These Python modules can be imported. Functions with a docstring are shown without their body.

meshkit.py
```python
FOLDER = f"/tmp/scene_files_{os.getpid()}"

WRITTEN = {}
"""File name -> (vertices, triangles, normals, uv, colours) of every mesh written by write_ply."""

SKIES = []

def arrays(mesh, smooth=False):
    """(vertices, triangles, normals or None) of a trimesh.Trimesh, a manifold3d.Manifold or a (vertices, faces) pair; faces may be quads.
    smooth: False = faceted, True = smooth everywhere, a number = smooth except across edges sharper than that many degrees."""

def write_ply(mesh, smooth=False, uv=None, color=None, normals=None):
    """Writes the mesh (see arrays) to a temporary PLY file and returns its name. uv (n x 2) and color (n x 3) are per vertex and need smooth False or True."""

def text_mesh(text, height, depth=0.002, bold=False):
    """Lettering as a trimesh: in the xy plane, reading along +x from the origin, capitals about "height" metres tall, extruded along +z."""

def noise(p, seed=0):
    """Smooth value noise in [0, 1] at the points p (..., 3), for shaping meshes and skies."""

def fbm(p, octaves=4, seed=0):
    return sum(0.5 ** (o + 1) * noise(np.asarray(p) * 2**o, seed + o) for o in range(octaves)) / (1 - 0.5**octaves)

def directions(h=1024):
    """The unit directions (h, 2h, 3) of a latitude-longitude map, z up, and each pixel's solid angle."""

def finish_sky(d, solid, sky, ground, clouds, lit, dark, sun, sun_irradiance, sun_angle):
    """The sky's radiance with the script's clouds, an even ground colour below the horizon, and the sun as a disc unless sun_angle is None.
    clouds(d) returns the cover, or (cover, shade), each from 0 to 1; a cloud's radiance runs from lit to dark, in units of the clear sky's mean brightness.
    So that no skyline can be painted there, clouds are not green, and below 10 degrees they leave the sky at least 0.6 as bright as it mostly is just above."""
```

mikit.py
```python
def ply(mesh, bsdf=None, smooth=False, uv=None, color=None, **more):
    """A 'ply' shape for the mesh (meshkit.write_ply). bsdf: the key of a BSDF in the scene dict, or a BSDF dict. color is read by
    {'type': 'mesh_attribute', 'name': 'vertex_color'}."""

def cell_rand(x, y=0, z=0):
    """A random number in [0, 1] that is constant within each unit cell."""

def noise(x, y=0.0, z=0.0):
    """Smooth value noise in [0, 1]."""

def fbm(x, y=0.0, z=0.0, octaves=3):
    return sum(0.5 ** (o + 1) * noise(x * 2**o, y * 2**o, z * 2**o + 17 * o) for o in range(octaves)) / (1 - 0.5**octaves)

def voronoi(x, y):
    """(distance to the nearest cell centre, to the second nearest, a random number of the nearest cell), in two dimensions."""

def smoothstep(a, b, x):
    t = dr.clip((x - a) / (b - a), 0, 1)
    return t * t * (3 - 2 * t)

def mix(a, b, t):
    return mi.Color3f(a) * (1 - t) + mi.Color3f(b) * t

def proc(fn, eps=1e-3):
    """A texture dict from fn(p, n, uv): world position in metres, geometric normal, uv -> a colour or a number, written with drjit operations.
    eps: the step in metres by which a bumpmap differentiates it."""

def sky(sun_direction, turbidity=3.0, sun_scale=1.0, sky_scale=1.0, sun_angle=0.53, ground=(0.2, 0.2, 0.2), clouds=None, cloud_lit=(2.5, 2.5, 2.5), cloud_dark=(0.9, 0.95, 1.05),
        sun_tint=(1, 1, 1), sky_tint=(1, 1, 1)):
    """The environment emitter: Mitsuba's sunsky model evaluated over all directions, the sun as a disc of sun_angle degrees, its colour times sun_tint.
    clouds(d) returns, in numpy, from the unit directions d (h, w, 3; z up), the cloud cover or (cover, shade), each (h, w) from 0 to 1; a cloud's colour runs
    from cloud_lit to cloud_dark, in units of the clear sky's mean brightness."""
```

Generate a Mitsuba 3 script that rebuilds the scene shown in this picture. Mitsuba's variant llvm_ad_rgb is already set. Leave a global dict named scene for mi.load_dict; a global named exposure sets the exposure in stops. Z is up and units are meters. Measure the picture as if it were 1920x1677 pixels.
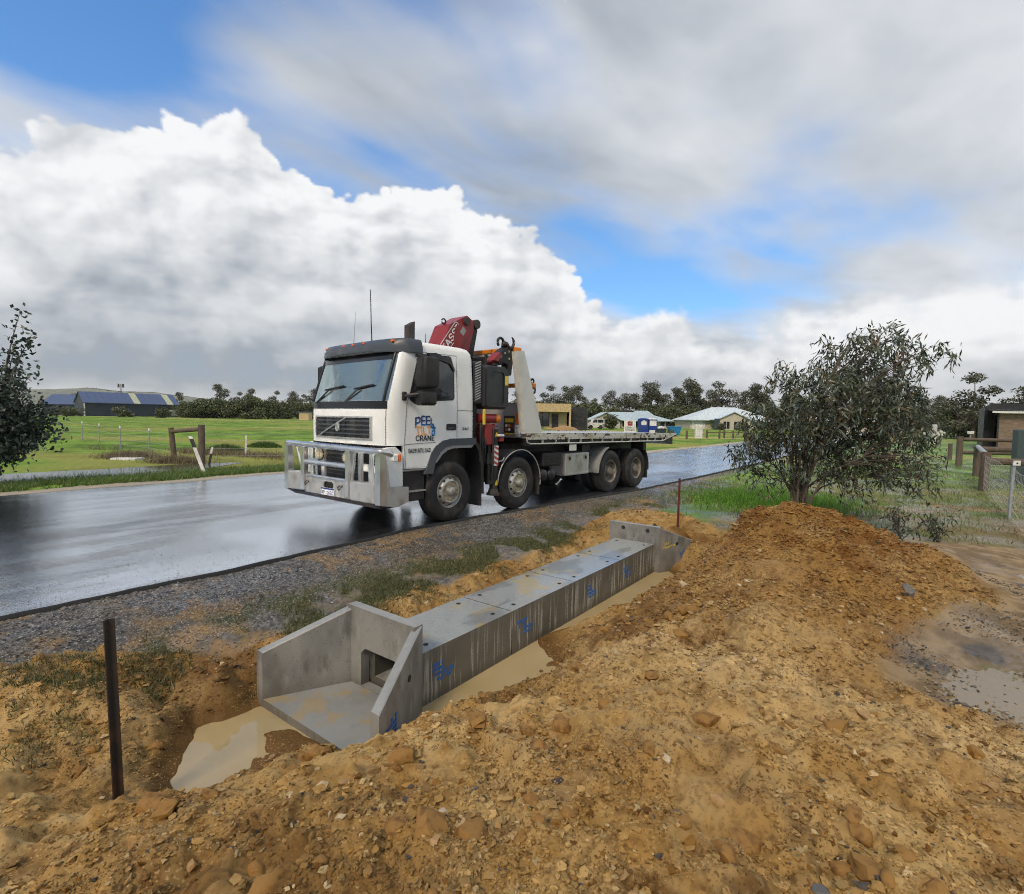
import math, random
import numpy as np
import trimesh
import mitsuba as mi
import drjit as dr
import mikit, meshkit
from mikit import proc, noise as pnoise, fbm as pfbm, voronoi, smoothstep as pss, mix as pmix
from scipy.interpolate import RBFInterpolator
from scipy.spatial import cKDTree

scene, labels = {}, {}
rng = np.random.default_rng(7)
R3 = random.Random(11)
PI = math.pi

# ------------------------------------------------------------------ camera, sky, exposure
PITCH, ROLL, EYE, FPX = .0535, .017, 1.8121, 984.851
_c, _s, _cr, _sr = math.cos(PITCH), math.sin(PITCH), math.cos(ROLL), math.sin(ROLL)
_dir = np.array([0, _c, -_s])
_up = np.array([-_sr, _cr * _s, _cr * _c])
scene['camera'] = {'type': 'perspective', 'fov': math.degrees(2 * math.atan(960 / FPX)), 'fov_axis': 'x',
                   'near_clip': .05, 'medium': {'type': 'ref', 'id': 'rainy_air'}, 'far_clip': 12000.0,
                   'to_world': mi.ScalarTransform4f().look_at(origin=[0, 0, EYE], target=[float(_dir[0]), float(_dir[1]), EYE + float(_dir[2])], up=[float(v) for v in _up])}
exposure = 2.4


def sstep(a, b, x):
    t = np.clip((x - a) / (b - a), 0, 1)
    return t * t * (3 - 2 * t)


def lerp(a, b, t):
    return a + (b - a) * t


def n2(x, y, sc, octv=4, seed=0, z=None):
    return meshkit.fbm(np.stack([x * sc, y * sc, np.full_like(x, 3.7 + seed) if z is None else z * sc + 3.7 + seed], -1), octv, seed)


# the cumulus bank: elevation (degrees) of its top edge over the azimuth (degrees, 0 = ahead, + = right)
CU_AZ = [-180, -120, -75, -60, -50, -44, -41, -39, -36, -33.5, -32, -30.5, -29, -27.5, -25.5, -23, -20.2, -17, -14, -11, -8, -6, -3.8, -2, 0, 2.8, 5.5, 8, 10.5, 12, 13.5, 15.5, 17.5, 19, 22, 25, 30, 36, 43, 55, 80, 130, 180]
CU_EL = [15, 19, 17, 21, 20, 19.4, 21.4, 22, 23.2, 24.2, 24, 23.2, 24.5, 26, 25.2, 22.5, 20.4, 20.6, 22.4, 22.4, 22, 21.8, 20.4, 20.9, 20.6, 19.2, 16.6, 13.2, 10.6, 9.9, 10.8, 12.6, 12.4, 10.2, 9.4, 10, 11, 11.5, 12, 13, 15, 14, 15]


def sky_clouds(d):
    x, y, z = d[..., 0], d[..., 1], d[..., 2]
    el = np.degrees(np.arcsin(np.clip(z, -1, 1)))
    az = np.degrees(np.arctan2(x, y))
    P = d * np.array([1, 1, 1.25])

    def f(sc, o, sd, q=P):
        return meshkit.fbm(q * sc, o, sd)

    def billow(q, sc, o, sd):
        v, a, t = 0, .5, 0
        for k in range(o):
            v = v + a * np.abs(2 * meshkit.noise(q * sc * 2 ** k + 5.3 * k, sd + k) - 1)
            t += a
            a *= .55
        return v / t
    # high veil: streaked sheet with thin places
    den = np.maximum(z, 0) + .14
    px, py = x / den, y / den
    sx, sy = (px * .8 + py * .6), (-px * .6 + py * .8)
    wob = meshkit.fbm(np.stack([px * .9, py * .9, px * 0 + 2], -1), 3, 5) - .5
    st = .6 * meshkit.fbm(np.stack([sx * 1.2 + wob, sy * 2.0 + wob * 1.5, px * 0], -1), 6, 21) + .4 * meshkit.fbm(P * np.array([5, 5, 8]) + wob[..., None], 6, 23)
    bl = meshkit.fbm(np.stack([px * .8, py * .8, px * 0 + 9], -1), 4, 33)
    fine = meshkit.fbm(np.stack([sx * 3 + wob * 2, sy * 6 + wob * 4, px * 0 + 4], -1), 6, 55)
    veil = .74 + .8 * (st - .5) + .6 * (bl - .5)

    def spot(a0, e0, ra, re):
        return np.exp(-((az - a0) / ra) ** 2 - ((el - e0) / re) ** 2)
    # openings of clear sky in the sheet
    veil = veil - .80 * spot(-44, 36, 13, 9) - .45 * spot(-33, 41, 12, 6) - .5 * spot(-40, 28, 8, 4.5) - .25 * spot(-14, 41, 12, 5) - .3 * spot(4, 44, 8, 5)
    veil = veil - .40 * spot(12, 14.0, 6, 2.0) - .46 * spot(19, 12.0, 8, 1.7) - .3 * spot(7, 20, 6, 4) - .06 * spot(18, 19, 16, 5) - .3 * spot(25, 18, 10, 4) - .25 * spot(-10, 25, 14, 4) - .16 * spot(-8, 36, 16, 8)
    veil = veil + .2 * sstep(15, 45, az) * sstep(14, 26, el)
    veil = veil + .07 * sstep(-5, 15, az) + .42 * (fine - .5)
    vc = np.clip(sstep(.24, .86, veil) * .97, 0, 1)
    vshade = np.clip(.60 + .8 * (.5 - st) + .6 * (bl - .5) + .55 * (fine - .5) - .10 * sstep(0, 30, az), 0, 1)
    # cumulus bank
    top = np.interp(az, CU_AZ, CU_EL)
    e1 = billow(P, 9, 4, 3)
    e2 = billow(P + .31, 26, 3, 11)
    edge = top + .6 + 1.0 * sstep(-18, -30, az) + 6.0 * (e1 - .40) + 2.4 * (e2 - .42)
    soft = np.interp(az, [-180, -60, -45, 8, 12, 20, 30, 180], [1.5, .8, .55, .5, 1.4, 2.8, 3.5, 3.0])
    cc = sstep(0, 1, (edge - el) / soft)
    wv = .10 * np.stack([f(3, 3, 91), f(3, 3, 92), f(3, 3, 93)], -1)
    Q = P + wv
    L = np.array([-.020, -.008, .026])

    def dens(q):
        return .46 * billow(q, 5.0, 5, 3) + .30 * meshkit.fbm(q * 4, 5, 61) + .24 * billow(q + .5 * wv, 13, 4, 17)
    D0 = dens(Q)
    D1 = dens(Q + L)
    big = f(2.6, 3, 71)
    mid = meshkit.fbm(Q * np.array([4, 4, 5]), 3, 72)
    depth = np.clip((edge - el) / np.maximum(edge, 4), 0, 1)
    cs = .03 + .74 * sstep(.03, .80, depth + .6 * (big - .5) + .55 * (mid - .5)) + 2.4 * np.clip(D1 - D0, -.10, .14) * (1 - .6 * depth) - .45 * (e1 - .42)
    # smooth grey underside and a paler strip just over the skyline
    lay = meshkit.fbm(np.stack([az * .05, el * .14, az * 0 + 2.2], -1), 4, 81)
    low = sstep(14, 5, el)
    cs = cs + low * (.10 + .40 * (lay - .5)) * sstep(25, 5, az) - .50 * sstep(4.0, .8, el + 2.5 * (lay - .5))
    cs = cs - .22 * sstep(8, 22, az) * sstep(13, 3, el)
    cs = np.clip(cs, 0, 1)
    cover = 1 - (1 - vc) * (1 - cc)
    shade = (cs * cc + vshade * vc * (1 - cc)) / np.maximum(cover, 1e-4)
    return cover, shade


scene['rainy_air'] = {'type': 'homogeneous', 'albedo': {'type': 'rgb', 'value': [.95, .955, .96]}, 'sigma_t': .00011}
SUN = (-.35, -.75, .75)
scene['sky'] = mikit.sky(SUN, turbidity=3.0, sun_scale=.30, sky_scale=1.0, sun_angle=14, clouds=sky_clouds,
                         cloud_lit=(2.15, 2.17, 2.2), cloud_dark=(.60, .72, .88), sky_tint=(.66, .94, 1.16), ground=(.15, .14, .1))


# ------------------------------------------------------------------ helpers
def numbered(key):
    if key not in scene and key not in labels and not any(k.startswith(key + '__') for k in scene):
        return key
    i = 1
    while f'{key}_{i:03d}' in scene or f'{key}_{i:03d}' in labels:
        i += 1
    return f'{key}_{i:03d}'


_used = {}


def nkey(base):
    """next free key for a part base name"""
    n = _used.get(base, -1) + 1
    _used[base] = n
    return base if n == 0 else f'{base}_{n:03d}'


def thing(name, label, cat, group=None):
    k = nkey(name)
    labels[k] = {'label': label, 'category': cat}
    if group:
        labels[k]['group'] = group
    return k


def put_at(k, *a, **kw):
    _used[k] = -1
    return put(k, *a, **kw)


def put(key, mesh, mat, smooth=False, xf=None, color=None, label=None, kind=None, **kw):
    k = nkey(key)
    if isinstance(mesh, (list,)):
        mesh = trimesh.util.concatenate(mesh)
    if isinstance(mesh, tuple):
        mesh = trimesh.Trimesh(np.asarray(mesh[0], float), tri(mesh[1]), process=False)
    if xf is not None:
        mesh = mesh.copy()
        mesh.vertices = xf(np.asarray(mesh.vertices))
    scene[k] = mikit.ply(mesh, mat, smooth=smooth, color=color, **kw)
    if label or kind:
        labels[k] = {}
        if label:
            labels[k]['label'] = label
        if kind:
            labels[k]['kind'] = kind
    return k


def tri(f):
    f = np.asarray(f, int)
    return np.vstack([f[:, [0, 1, 2]], f[:, [0, 2, 3]]]) if f.shape[1] == 4 else f


def box(x0, x1, y0, y1, z0, z1, c=0.0):
    x0, x1 = sorted((x0, x1)); y0, y1 = sorted((y0, y1)); z0, z1 = sorted((z0, z1))
    if c <= 0:
        m = trimesh.creation.box(extents=[x1 - x0, y1 - y0, z1 - z0])
        m.apply_translation([(x0 + x1) / 2, (y0 + y1) / 2, (z0 + z1) / 2])
        return m
    c = min(c, .45 * min(x1 - x0, y1 - y0, z1 - z0))
    P = []
    for X, dx in ((x0, 1), (x1, -1)):
        for Y, dy in ((y0, 1), (y1, -1)):
            for Z, dz in ((z0, 1), (z1, -1)):
                P += [[X + dx * c, Y + dy * c, Z], [X + dx * c, Y, Z + dz * c], [X, Y + dy * c, Z + dz * c]]
    return trimesh.convex.convex_hull(np.array(P))


def hull(P):
    return trimesh.convex.convex_hull(np.asarray(P, float))


def tube(pts, r, n=8, cap=True):
    p = np.asarray(pts, float)
    t = np.gradient(p, axis=0)
    t /= np.linalg.norm(t, axis=1, keepdims=True) + 1e-12
    ref = np.array([0, 0, 1.0]) if abs(t[:, 2]).mean() < .9 else np.array([1.0, 0, 0])
    a = np.cross(t, ref); a /= np.linalg.norm(a, axis=1, keepdims=True) + 1e-12
    b = np.cross(t, a)
    ang = np.arange(n) * 2 * PI / n
    rr = np.broadcast_to(r, (len(p),))
    v = (p[:, None] + rr[:, None, None] * (np.cos(ang)[None, :, None] * a[:, None] + np.sin(ang)[None, :, None] * b[:, None])).reshape(-1, 3)
    i, j = np.meshgrid(np.arange(len(p) - 1), np.arange(n), indexing='ij')
    q = np.stack([i * n + j, i * n + (j + 1) % n, (i + 1) * n + (j + 1) % n, (i + 1) * n + j], -1).reshape(-1, 4)
    f = tri(q)[:, ::-1]
    if cap:
        v = np.vstack([v, p[0], p[-1]])
        k = np.arange(n)
        f = np.vstack([f, np.stack([k, (k + 1) % n, k * 0 + len(v) - 2], 1), np.stack([(k + 1) % n + (len(p) - 1) * n, k + (len(p) - 1) * n, k * 0 + len(v) - 1], 1)])
    return trimesh.Trimesh(v, f, process=False)


def lathe(prof, n=40, ang=(0, 2 * PI)):
    """profile of (radius, axial); the axis is the local y axis"""
    p = np.asarray(prof, float)
    full = abs(ang[1] - ang[0] - 2 * PI) < 1e-6
    a = np.linspace(ang[0], ang[1], n, endpoint=not full)
    v = np.stack([p[None, :, 0] * np.cos(a)[:, None], np.broadcast_to(p[None, :, 1], (n, len(p))), p[None, :, 0] * np.sin(a)[:, None]], -1).reshape(-1, 3)
    m = len(p)
    ii = np.arange(n if full else n - 1)
    i, j = np.meshgrid(ii, np.arange(m - 1), indexing='ij')
    i2 = (i + 1) % n
    q = np.stack([i * m + j, i * m + j + 1, i2 * m + j + 1, i2 * m + j], -1).reshape(-1, 4)
    return trimesh.Trimesh(v, tri(q), process=False)


def prism(poly, a0, a1, axis='y'):
    """polygon (list of 2-D points) extruded along an axis: 'y' -> (x,z) outline, 'z' -> (x,y), 'x' -> (y,z)"""
    from shapely.geometry import Polygon
    m = trimesh.creation.extrude_polygon(Polygon(poly), a1 - a0, engine='earcut')
    v = np.asarray(m.vertices)
    if axis == 'y':
        m.vertices = np.stack([v[:, 0], a0 + v[:, 2], v[:, 1]], -1); m.invert()
    elif axis == 'x':
        m.vertices = np.stack([a0 + v[:, 2], v[:, 0], v[:, 1]], -1)
    else:
        m.vertices = v + [0, 0, a0]
    return m


def frame_prism(outer, inner, a0, a1, axis='y'):
    from shapely.geometry import Polygon
    m = trimesh.creation.extrude_polygon(Polygon(outer, [inner]), a1 - a0, engine='earcut')
    v = np.asarray(m.vertices)
    if axis == 'y':
        m.vertices = np.stack([v[:, 0], a0 + v[:, 2], v[:, 1]], -1); m.invert()
    elif axis == 'x':
        m.vertices = np.stack([a0 + v[:, 2], v[:, 0], v[:, 1]], -1)
    return m


def rrect(x0, x1, y0, y1, r, n=5):
    P = []
    for cx, cy, a in ((x1 - r, y1 - r, 0), (x0 + r, y1 - r, 90), (x0 + r, y0 + r, 180), (x1 - r, y0 + r, 270)):
        for k in range(n + 1):
            t = math.radians(a + 90 * k / n)
            P.append((cx + r * math.cos(t), cy + r * math.sin(t)))
    return P


def moved(m, off):
    m = m.copy(); m.apply_translation(off); return m


def rotz(a, off=(0, 0, 0)):
    c, s = math.cos(a), math.sin(a)
    return lambda v: np.stack([off[0] + v[:, 0] * c - v[:, 1] * s, off[1] + v[:, 0] * s + v[:, 1] * c, off[2] + v[:, 2]], -1)


# local frames: the culvert (s along, o across, away from the camera) and the truck (s rearwards, o to its far side)
C0, CA = np.array([-.69, 4.0123]), .9299
T0, TA = np.array([-1.0573, 9.1215]), .8611
CF, CN = np.array([math.cos(CA), math.sin(CA)]), np.array([-math.sin(CA), math.cos(CA)])
TF, TN = np.array([math.cos(TA), math.sin(TA)]), np.array([-math.sin(TA), math.cos(TA)])
cw = rotz(CA, (C0[0], C0[1], 0))
tw = rotz(TA, (T0[0], T0[1], .012))


def so(x, y):
    rx, ry = x - C0[0], y - C0[1]
    return rx * CF[0] + ry * CF[1], rx * CN[0] + ry * CN[1]


# ------------------------------------------------------------------ materials
def M(key, **kw):
    scene[key] = {'type': 'twosided', 'bsdf': {'type': 'principled', **{k: ({'type': 'rgb', 'value': list(v)} if isinstance(v, tuple) else v) for k, v in kw.items()}}}


def grime(base, dirt, amount=.5, sc=6.0, zlow=None):
    def fn(p, n, uv):
        k = pss(.45, .8, pfbm(p.x * sc, p.y * sc, p.z * sc * .6, 4)) * amount
        if zlow is not None:
            k = k + (1 - pss(zlow[0], zlow[1], p.z + .15 * pfbm(p.x * 5, p.y * 5, p.z * 5, 3))) * .45
        return pmix(base, dirt, dr.clip(k, 0, 1))
    return proc(fn)


M('vertex_ground', base_color={'type': 'mesh_attribute', 'name': 'vertex_color'},
  roughness=proc(lambda p, n, uv: .34 + .5 * pss(.35, .62, pfbm(p.x * 1.7, p.y * 1.7, p.z * 1.7, 3))), specular=.42)


def plain(rough, spec, col):
    return {'type': 'principled', 'base_color': col, 'roughness': rough, 'specular': spec}


def speckled(own, dark, pale, dark_fn, pale_fn):
    """the vertex colour with fine dark and pale grains, each from its own 3-D noise"""
    return {'type': 'twosided', 'bsdf': {'type': 'blendbsdf', 'weight': proc(dark_fn),
            'a': {'type': 'blendbsdf', 'weight': proc(pale_fn), 'a': own, 'b': plain(.8, .15, {'type': 'rgb', 'value': list(pale)})},
            'b': plain(.8, .12, {'type': 'rgb', 'value': list(dark)})}}


_vc = {'type': 'mesh_attribute', 'name': 'vertex_color'}
scene['vertex_sand'] = speckled(plain(proc(lambda p, n, uv: .55 + .35 * pss(.40, .55, pfbm(p.x * 1.3, p.y * 1.3, p.z * 1.3, 3))), .16, _vc), (.065, .030, .009), (.42, .30, .145),
    lambda p, n, uv: dr.clip(.75 * pss(.66, .80, pnoise(p.x * 120, p.y * 120, p.z * 120)) + .6 * pss(.60, .74, pfbm(p.x * 34, p.y * 34, p.z * 34, 3)), 0, 1) * (.35 + .65 * pss(.38, .58, pfbm(p.x * 3.2, p.y * 3.2, p.z * 3.2, 3))),
    lambda p, n, uv: .75 * pss(.70, .82, pnoise(p.x * 115 + 5, p.y * 115, p.z * 115)) * (.15 + .85 * pss(.40, .60, pfbm(p.x * 2.2 + 9, p.y * 2.2, p.z * 2.2, 3))))
scene['vertex_gravel'] = speckled(plain(proc(lambda p, n, uv: .34 + .4 * pss(.35, .62, pfbm(p.x * 1.7, p.y * 1.7, p.z * 1.7, 3))), .40, _vc), (.022, .022, .024), (.42, .40, .37),
    lambda p, n, uv: .85 * pss(.50, .70, pfbm(p.x * 60, p.y * 60, p.z * 60, 2)) * (.5 + .5 * pss(.35, .6, pfbm(p.x * 1.5, p.y * 1.5, 0, 3))),
    lambda p, n, uv: .6 * pss(.66, .80, pnoise(p.x * 95 + 5, p.y * 95, p.z * 95)))
M('vertex_matt', base_color={'type': 'mesh_attribute', 'name': 'vertex_color'}, roughness=.85, specular=.12)
M('vertex_wet', base_color={'type': 'mesh_attribute', 'name': 'vertex_color'}, roughness=.35, specular=.5)


def asphalt_rough(p, n, uv):
    big = pfbm(p.x * .35 + 4, p.y * .35, 0, 4)
    mid = pfbm(p.x * 2.1, p.y * 2.1, 3, 3)
    return dr.clip(.07 + .17 * pss(.42, .66, big) + .10 * pss(.5, .8, mid), .05, .5)


def asphalt_bump(p, n, uv):
    return .0011 * pfbm(p.x * 38, p.y * 38, 0, 2) + .0035 * pfbm(p.x * 2.6, p.y * 2.6, 5, 3)


scene['wet_asphalt'] = {'type': 'bumpmap', 'arbitrary': proc(asphalt_bump, eps=.006), 'scale': 1.0,
                        'bsdf': {'type': 'principled', 'base_color': proc(lambda p, n, uv: mi.Color3f(.030, .032, .036) * (.6 + .8 * pfbm(p.x * 25, p.y * 25, 0, 3))),
                                 'roughness': proc(asphalt_rough), 'eta': 2.05}}
scene['wet_asphalt'] = {'type': 'twosided', 'bsdf': {'type': 'blendbsdf', 'weight': proc(lambda p, n, uv: dr.clip(.15 + .44 * (1 - pss(.40, .62, pfbm(p.x * .35 + 4, p.y * .35, 0, 4))) + .30 * (1 - pss(.38, .60, pfbm((p.x * float(CF[0]) + p.y * float(CF[1])) * .5, (p.y * float(CF[0]) - p.x * float(CF[1])) * 2.6, 2, 4))) - .22 * pss(.58, .72, pnoise(p.x * 55, p.y * 55, 3)), .04, .85)),
                        'base': scene['wet_asphalt'],
                        'film': {'type': 'bumpmap', 'arbitrary': proc(asphalt_bump, eps=.006), 'scale': .7, 'bsdf': {'type': 'roughconductor', 'material': 'none', 'alpha': .075, 'specular_reflectance': {'type': 'rgb', 'value': [.86, .90, .95]}}}}}


def muddy(diff, rough_bump):
    return {'type': 'twosided', 'bsdf': {'type': 'bumpmap', 'arbitrary': proc(rough_bump, eps=.01), 'scale': 1.0,
            'bsdf': {'type': 'plastic', 'diffuse_reflectance': diff, 'int_ior': 1.6, 'nonlinear': False}}}


scene['mat_muddy'] = muddy(proc(lambda p, n, uv: pmix((.38, .29, .145), (.46, .37, .21), pfbm(p.x * 3, p.y * 3, 0, 3))), lambda p, n, uv: .0012 * pfbm(p.x * 9, p.y * 9, 1, 2))
scene['mat_flood'] = muddy(proc(lambda p, n, uv: pmix((.07, .075, .05), (.11, .11, .07), pfbm(p.x * 1, p.y * 1, 0, 3))), lambda p, n, uv: .002 * pfbm(p.x * 5, p.y * 5, 1, 2))
scene['mat_puddle'] = muddy({'type': 'rgb', 'value': [.22, .17, .10]}, lambda p, n, uv: .0012 * pfbm(p.x * 9, p.y * 9, 1, 2))


def concrete_side(p, n, uv):
    s = (p.x - float(C0[0])) * float(CF[0]) + (p.y - float(C0[1])) * float(CF[1])
    o = (p.x - float(C0[0])) * float(CN[0]) + (p.y - float(C0[1])) * float(CN[1])
    warp = .02 * pfbm(s * 3, p.z * 9, 2, 3)
    st = pnoise((s + warp) * 42, p.z * 1.3, 0) * .6 + pnoise((s + warp) * 95, p.z * 2.0, 4) * .4
    fade = pss(-.47, -.33, p.z + .12 * pnoise(s * 30, 1, 2)) * (1 - pss(-.16, -.045, p.z + .13 * (pnoise(s * 26, 5, 8) - .3)))
    streak = pss(.53, .66, st) * (.25 + .75 * fade)
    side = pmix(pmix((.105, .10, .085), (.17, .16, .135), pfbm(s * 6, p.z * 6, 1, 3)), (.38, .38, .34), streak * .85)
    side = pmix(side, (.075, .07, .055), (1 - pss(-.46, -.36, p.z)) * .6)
    sp = pnoise(s * 75, o * 75, 3)
    sp2 = pfbm(s * 4, o * 4, 7, 4)
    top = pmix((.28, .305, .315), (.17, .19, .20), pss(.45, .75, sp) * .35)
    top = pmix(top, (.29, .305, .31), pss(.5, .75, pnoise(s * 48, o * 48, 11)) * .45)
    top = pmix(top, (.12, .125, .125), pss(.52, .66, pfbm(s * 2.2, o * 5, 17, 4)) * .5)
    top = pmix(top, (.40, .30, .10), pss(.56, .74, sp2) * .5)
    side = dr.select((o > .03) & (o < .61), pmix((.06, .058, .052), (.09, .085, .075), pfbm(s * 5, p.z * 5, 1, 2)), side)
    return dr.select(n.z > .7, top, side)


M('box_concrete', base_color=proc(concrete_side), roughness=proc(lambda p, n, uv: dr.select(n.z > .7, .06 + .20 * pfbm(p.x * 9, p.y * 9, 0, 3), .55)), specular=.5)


def headwall_col(p, n, uv):
    s = (p.x - float(C0[0])) * float(CF[0]) + (p.y - float(C0[1])) * float(CF[1])
    o = (p.x - float(C0[0])) * float(CN[0]) + (p.y - float(C0[1])) * float(CN[1])
    c = pmix((.125, .125, .12), (.25, .25, .24), pss(.3, .7, pfbm(s * 4, o * 4, p.z * 2.0, 5)))
    c = pmix(c, (.31, .31, .30), pss(.55, .72, pfbm(s * 14, o * 14, p.z * 3, 3)) * .4)
    c = pmix(c, (.06, .06, .055), pss(.80, .86, pnoise(s * 85, o * 85, p.z * 85)) * .5)
    c = pmix(c, (.11, .105, .09), pss(.58, .78, pfbm(s * 12, o * 12, p.z * 4, 4)) * .7)
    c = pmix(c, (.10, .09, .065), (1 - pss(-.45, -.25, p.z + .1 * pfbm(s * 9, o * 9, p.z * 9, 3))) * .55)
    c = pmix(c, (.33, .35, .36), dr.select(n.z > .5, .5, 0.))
    c = pmix(c, (.33, .24, .11), dr.select((n.z > .7) & (p.z < -.3), pss(.55, .72, pfbm(s * 8, o * 8, 4, 4)) * .6, 0.))
    return c


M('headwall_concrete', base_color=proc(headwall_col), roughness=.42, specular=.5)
M('stencil_blue', base_color=(.03, .13, .42), roughness=.6)
M('stencil_yellow', base_color=(.62, .47, .08), roughness=.6)
M('stencil_red', base_color=(.4, .06, .04), roughness=.6)
M('hole_dark', base_color=(.02, .02, .02), roughness=.7)
M('rust_dark', base_color=grime((.022, .017, .014), (.06, .03, .018), .8, 14), roughness=.6)
M('rust_red', base_color=grime((.11, .028, .018), (.05, .02, .015), .8, 14), roughness=.6)
M('old_wood', base_color=proc(lambda p, n, uv: pmix((.05, .036, .026), (.16, .125, .095), pfbm(p.x * 18, p.y * 18, p.z * 4, 4))), roughness=.75)
M('galvanised', base_color=proc(lambda p, n, uv: pmix((.28, .31, .33), (.42, .45, .47), pfbm(p.x * 20, p.y * 20, p.z * 12, 3))), roughness=.42, metallic=.55)
M('asphalt_edge', base_color=(.018, .018, .019), roughness=.6)
M('wire', base_color=(.36, .37, .36), roughness=.5)
M('white_paint', base_color=grime((.68, .69, .68), (.45, .42, .36), .5, 3), roughness=.4)
M('black_plastic', base_color=(.018, .018, .02), roughness=.45)

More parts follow.
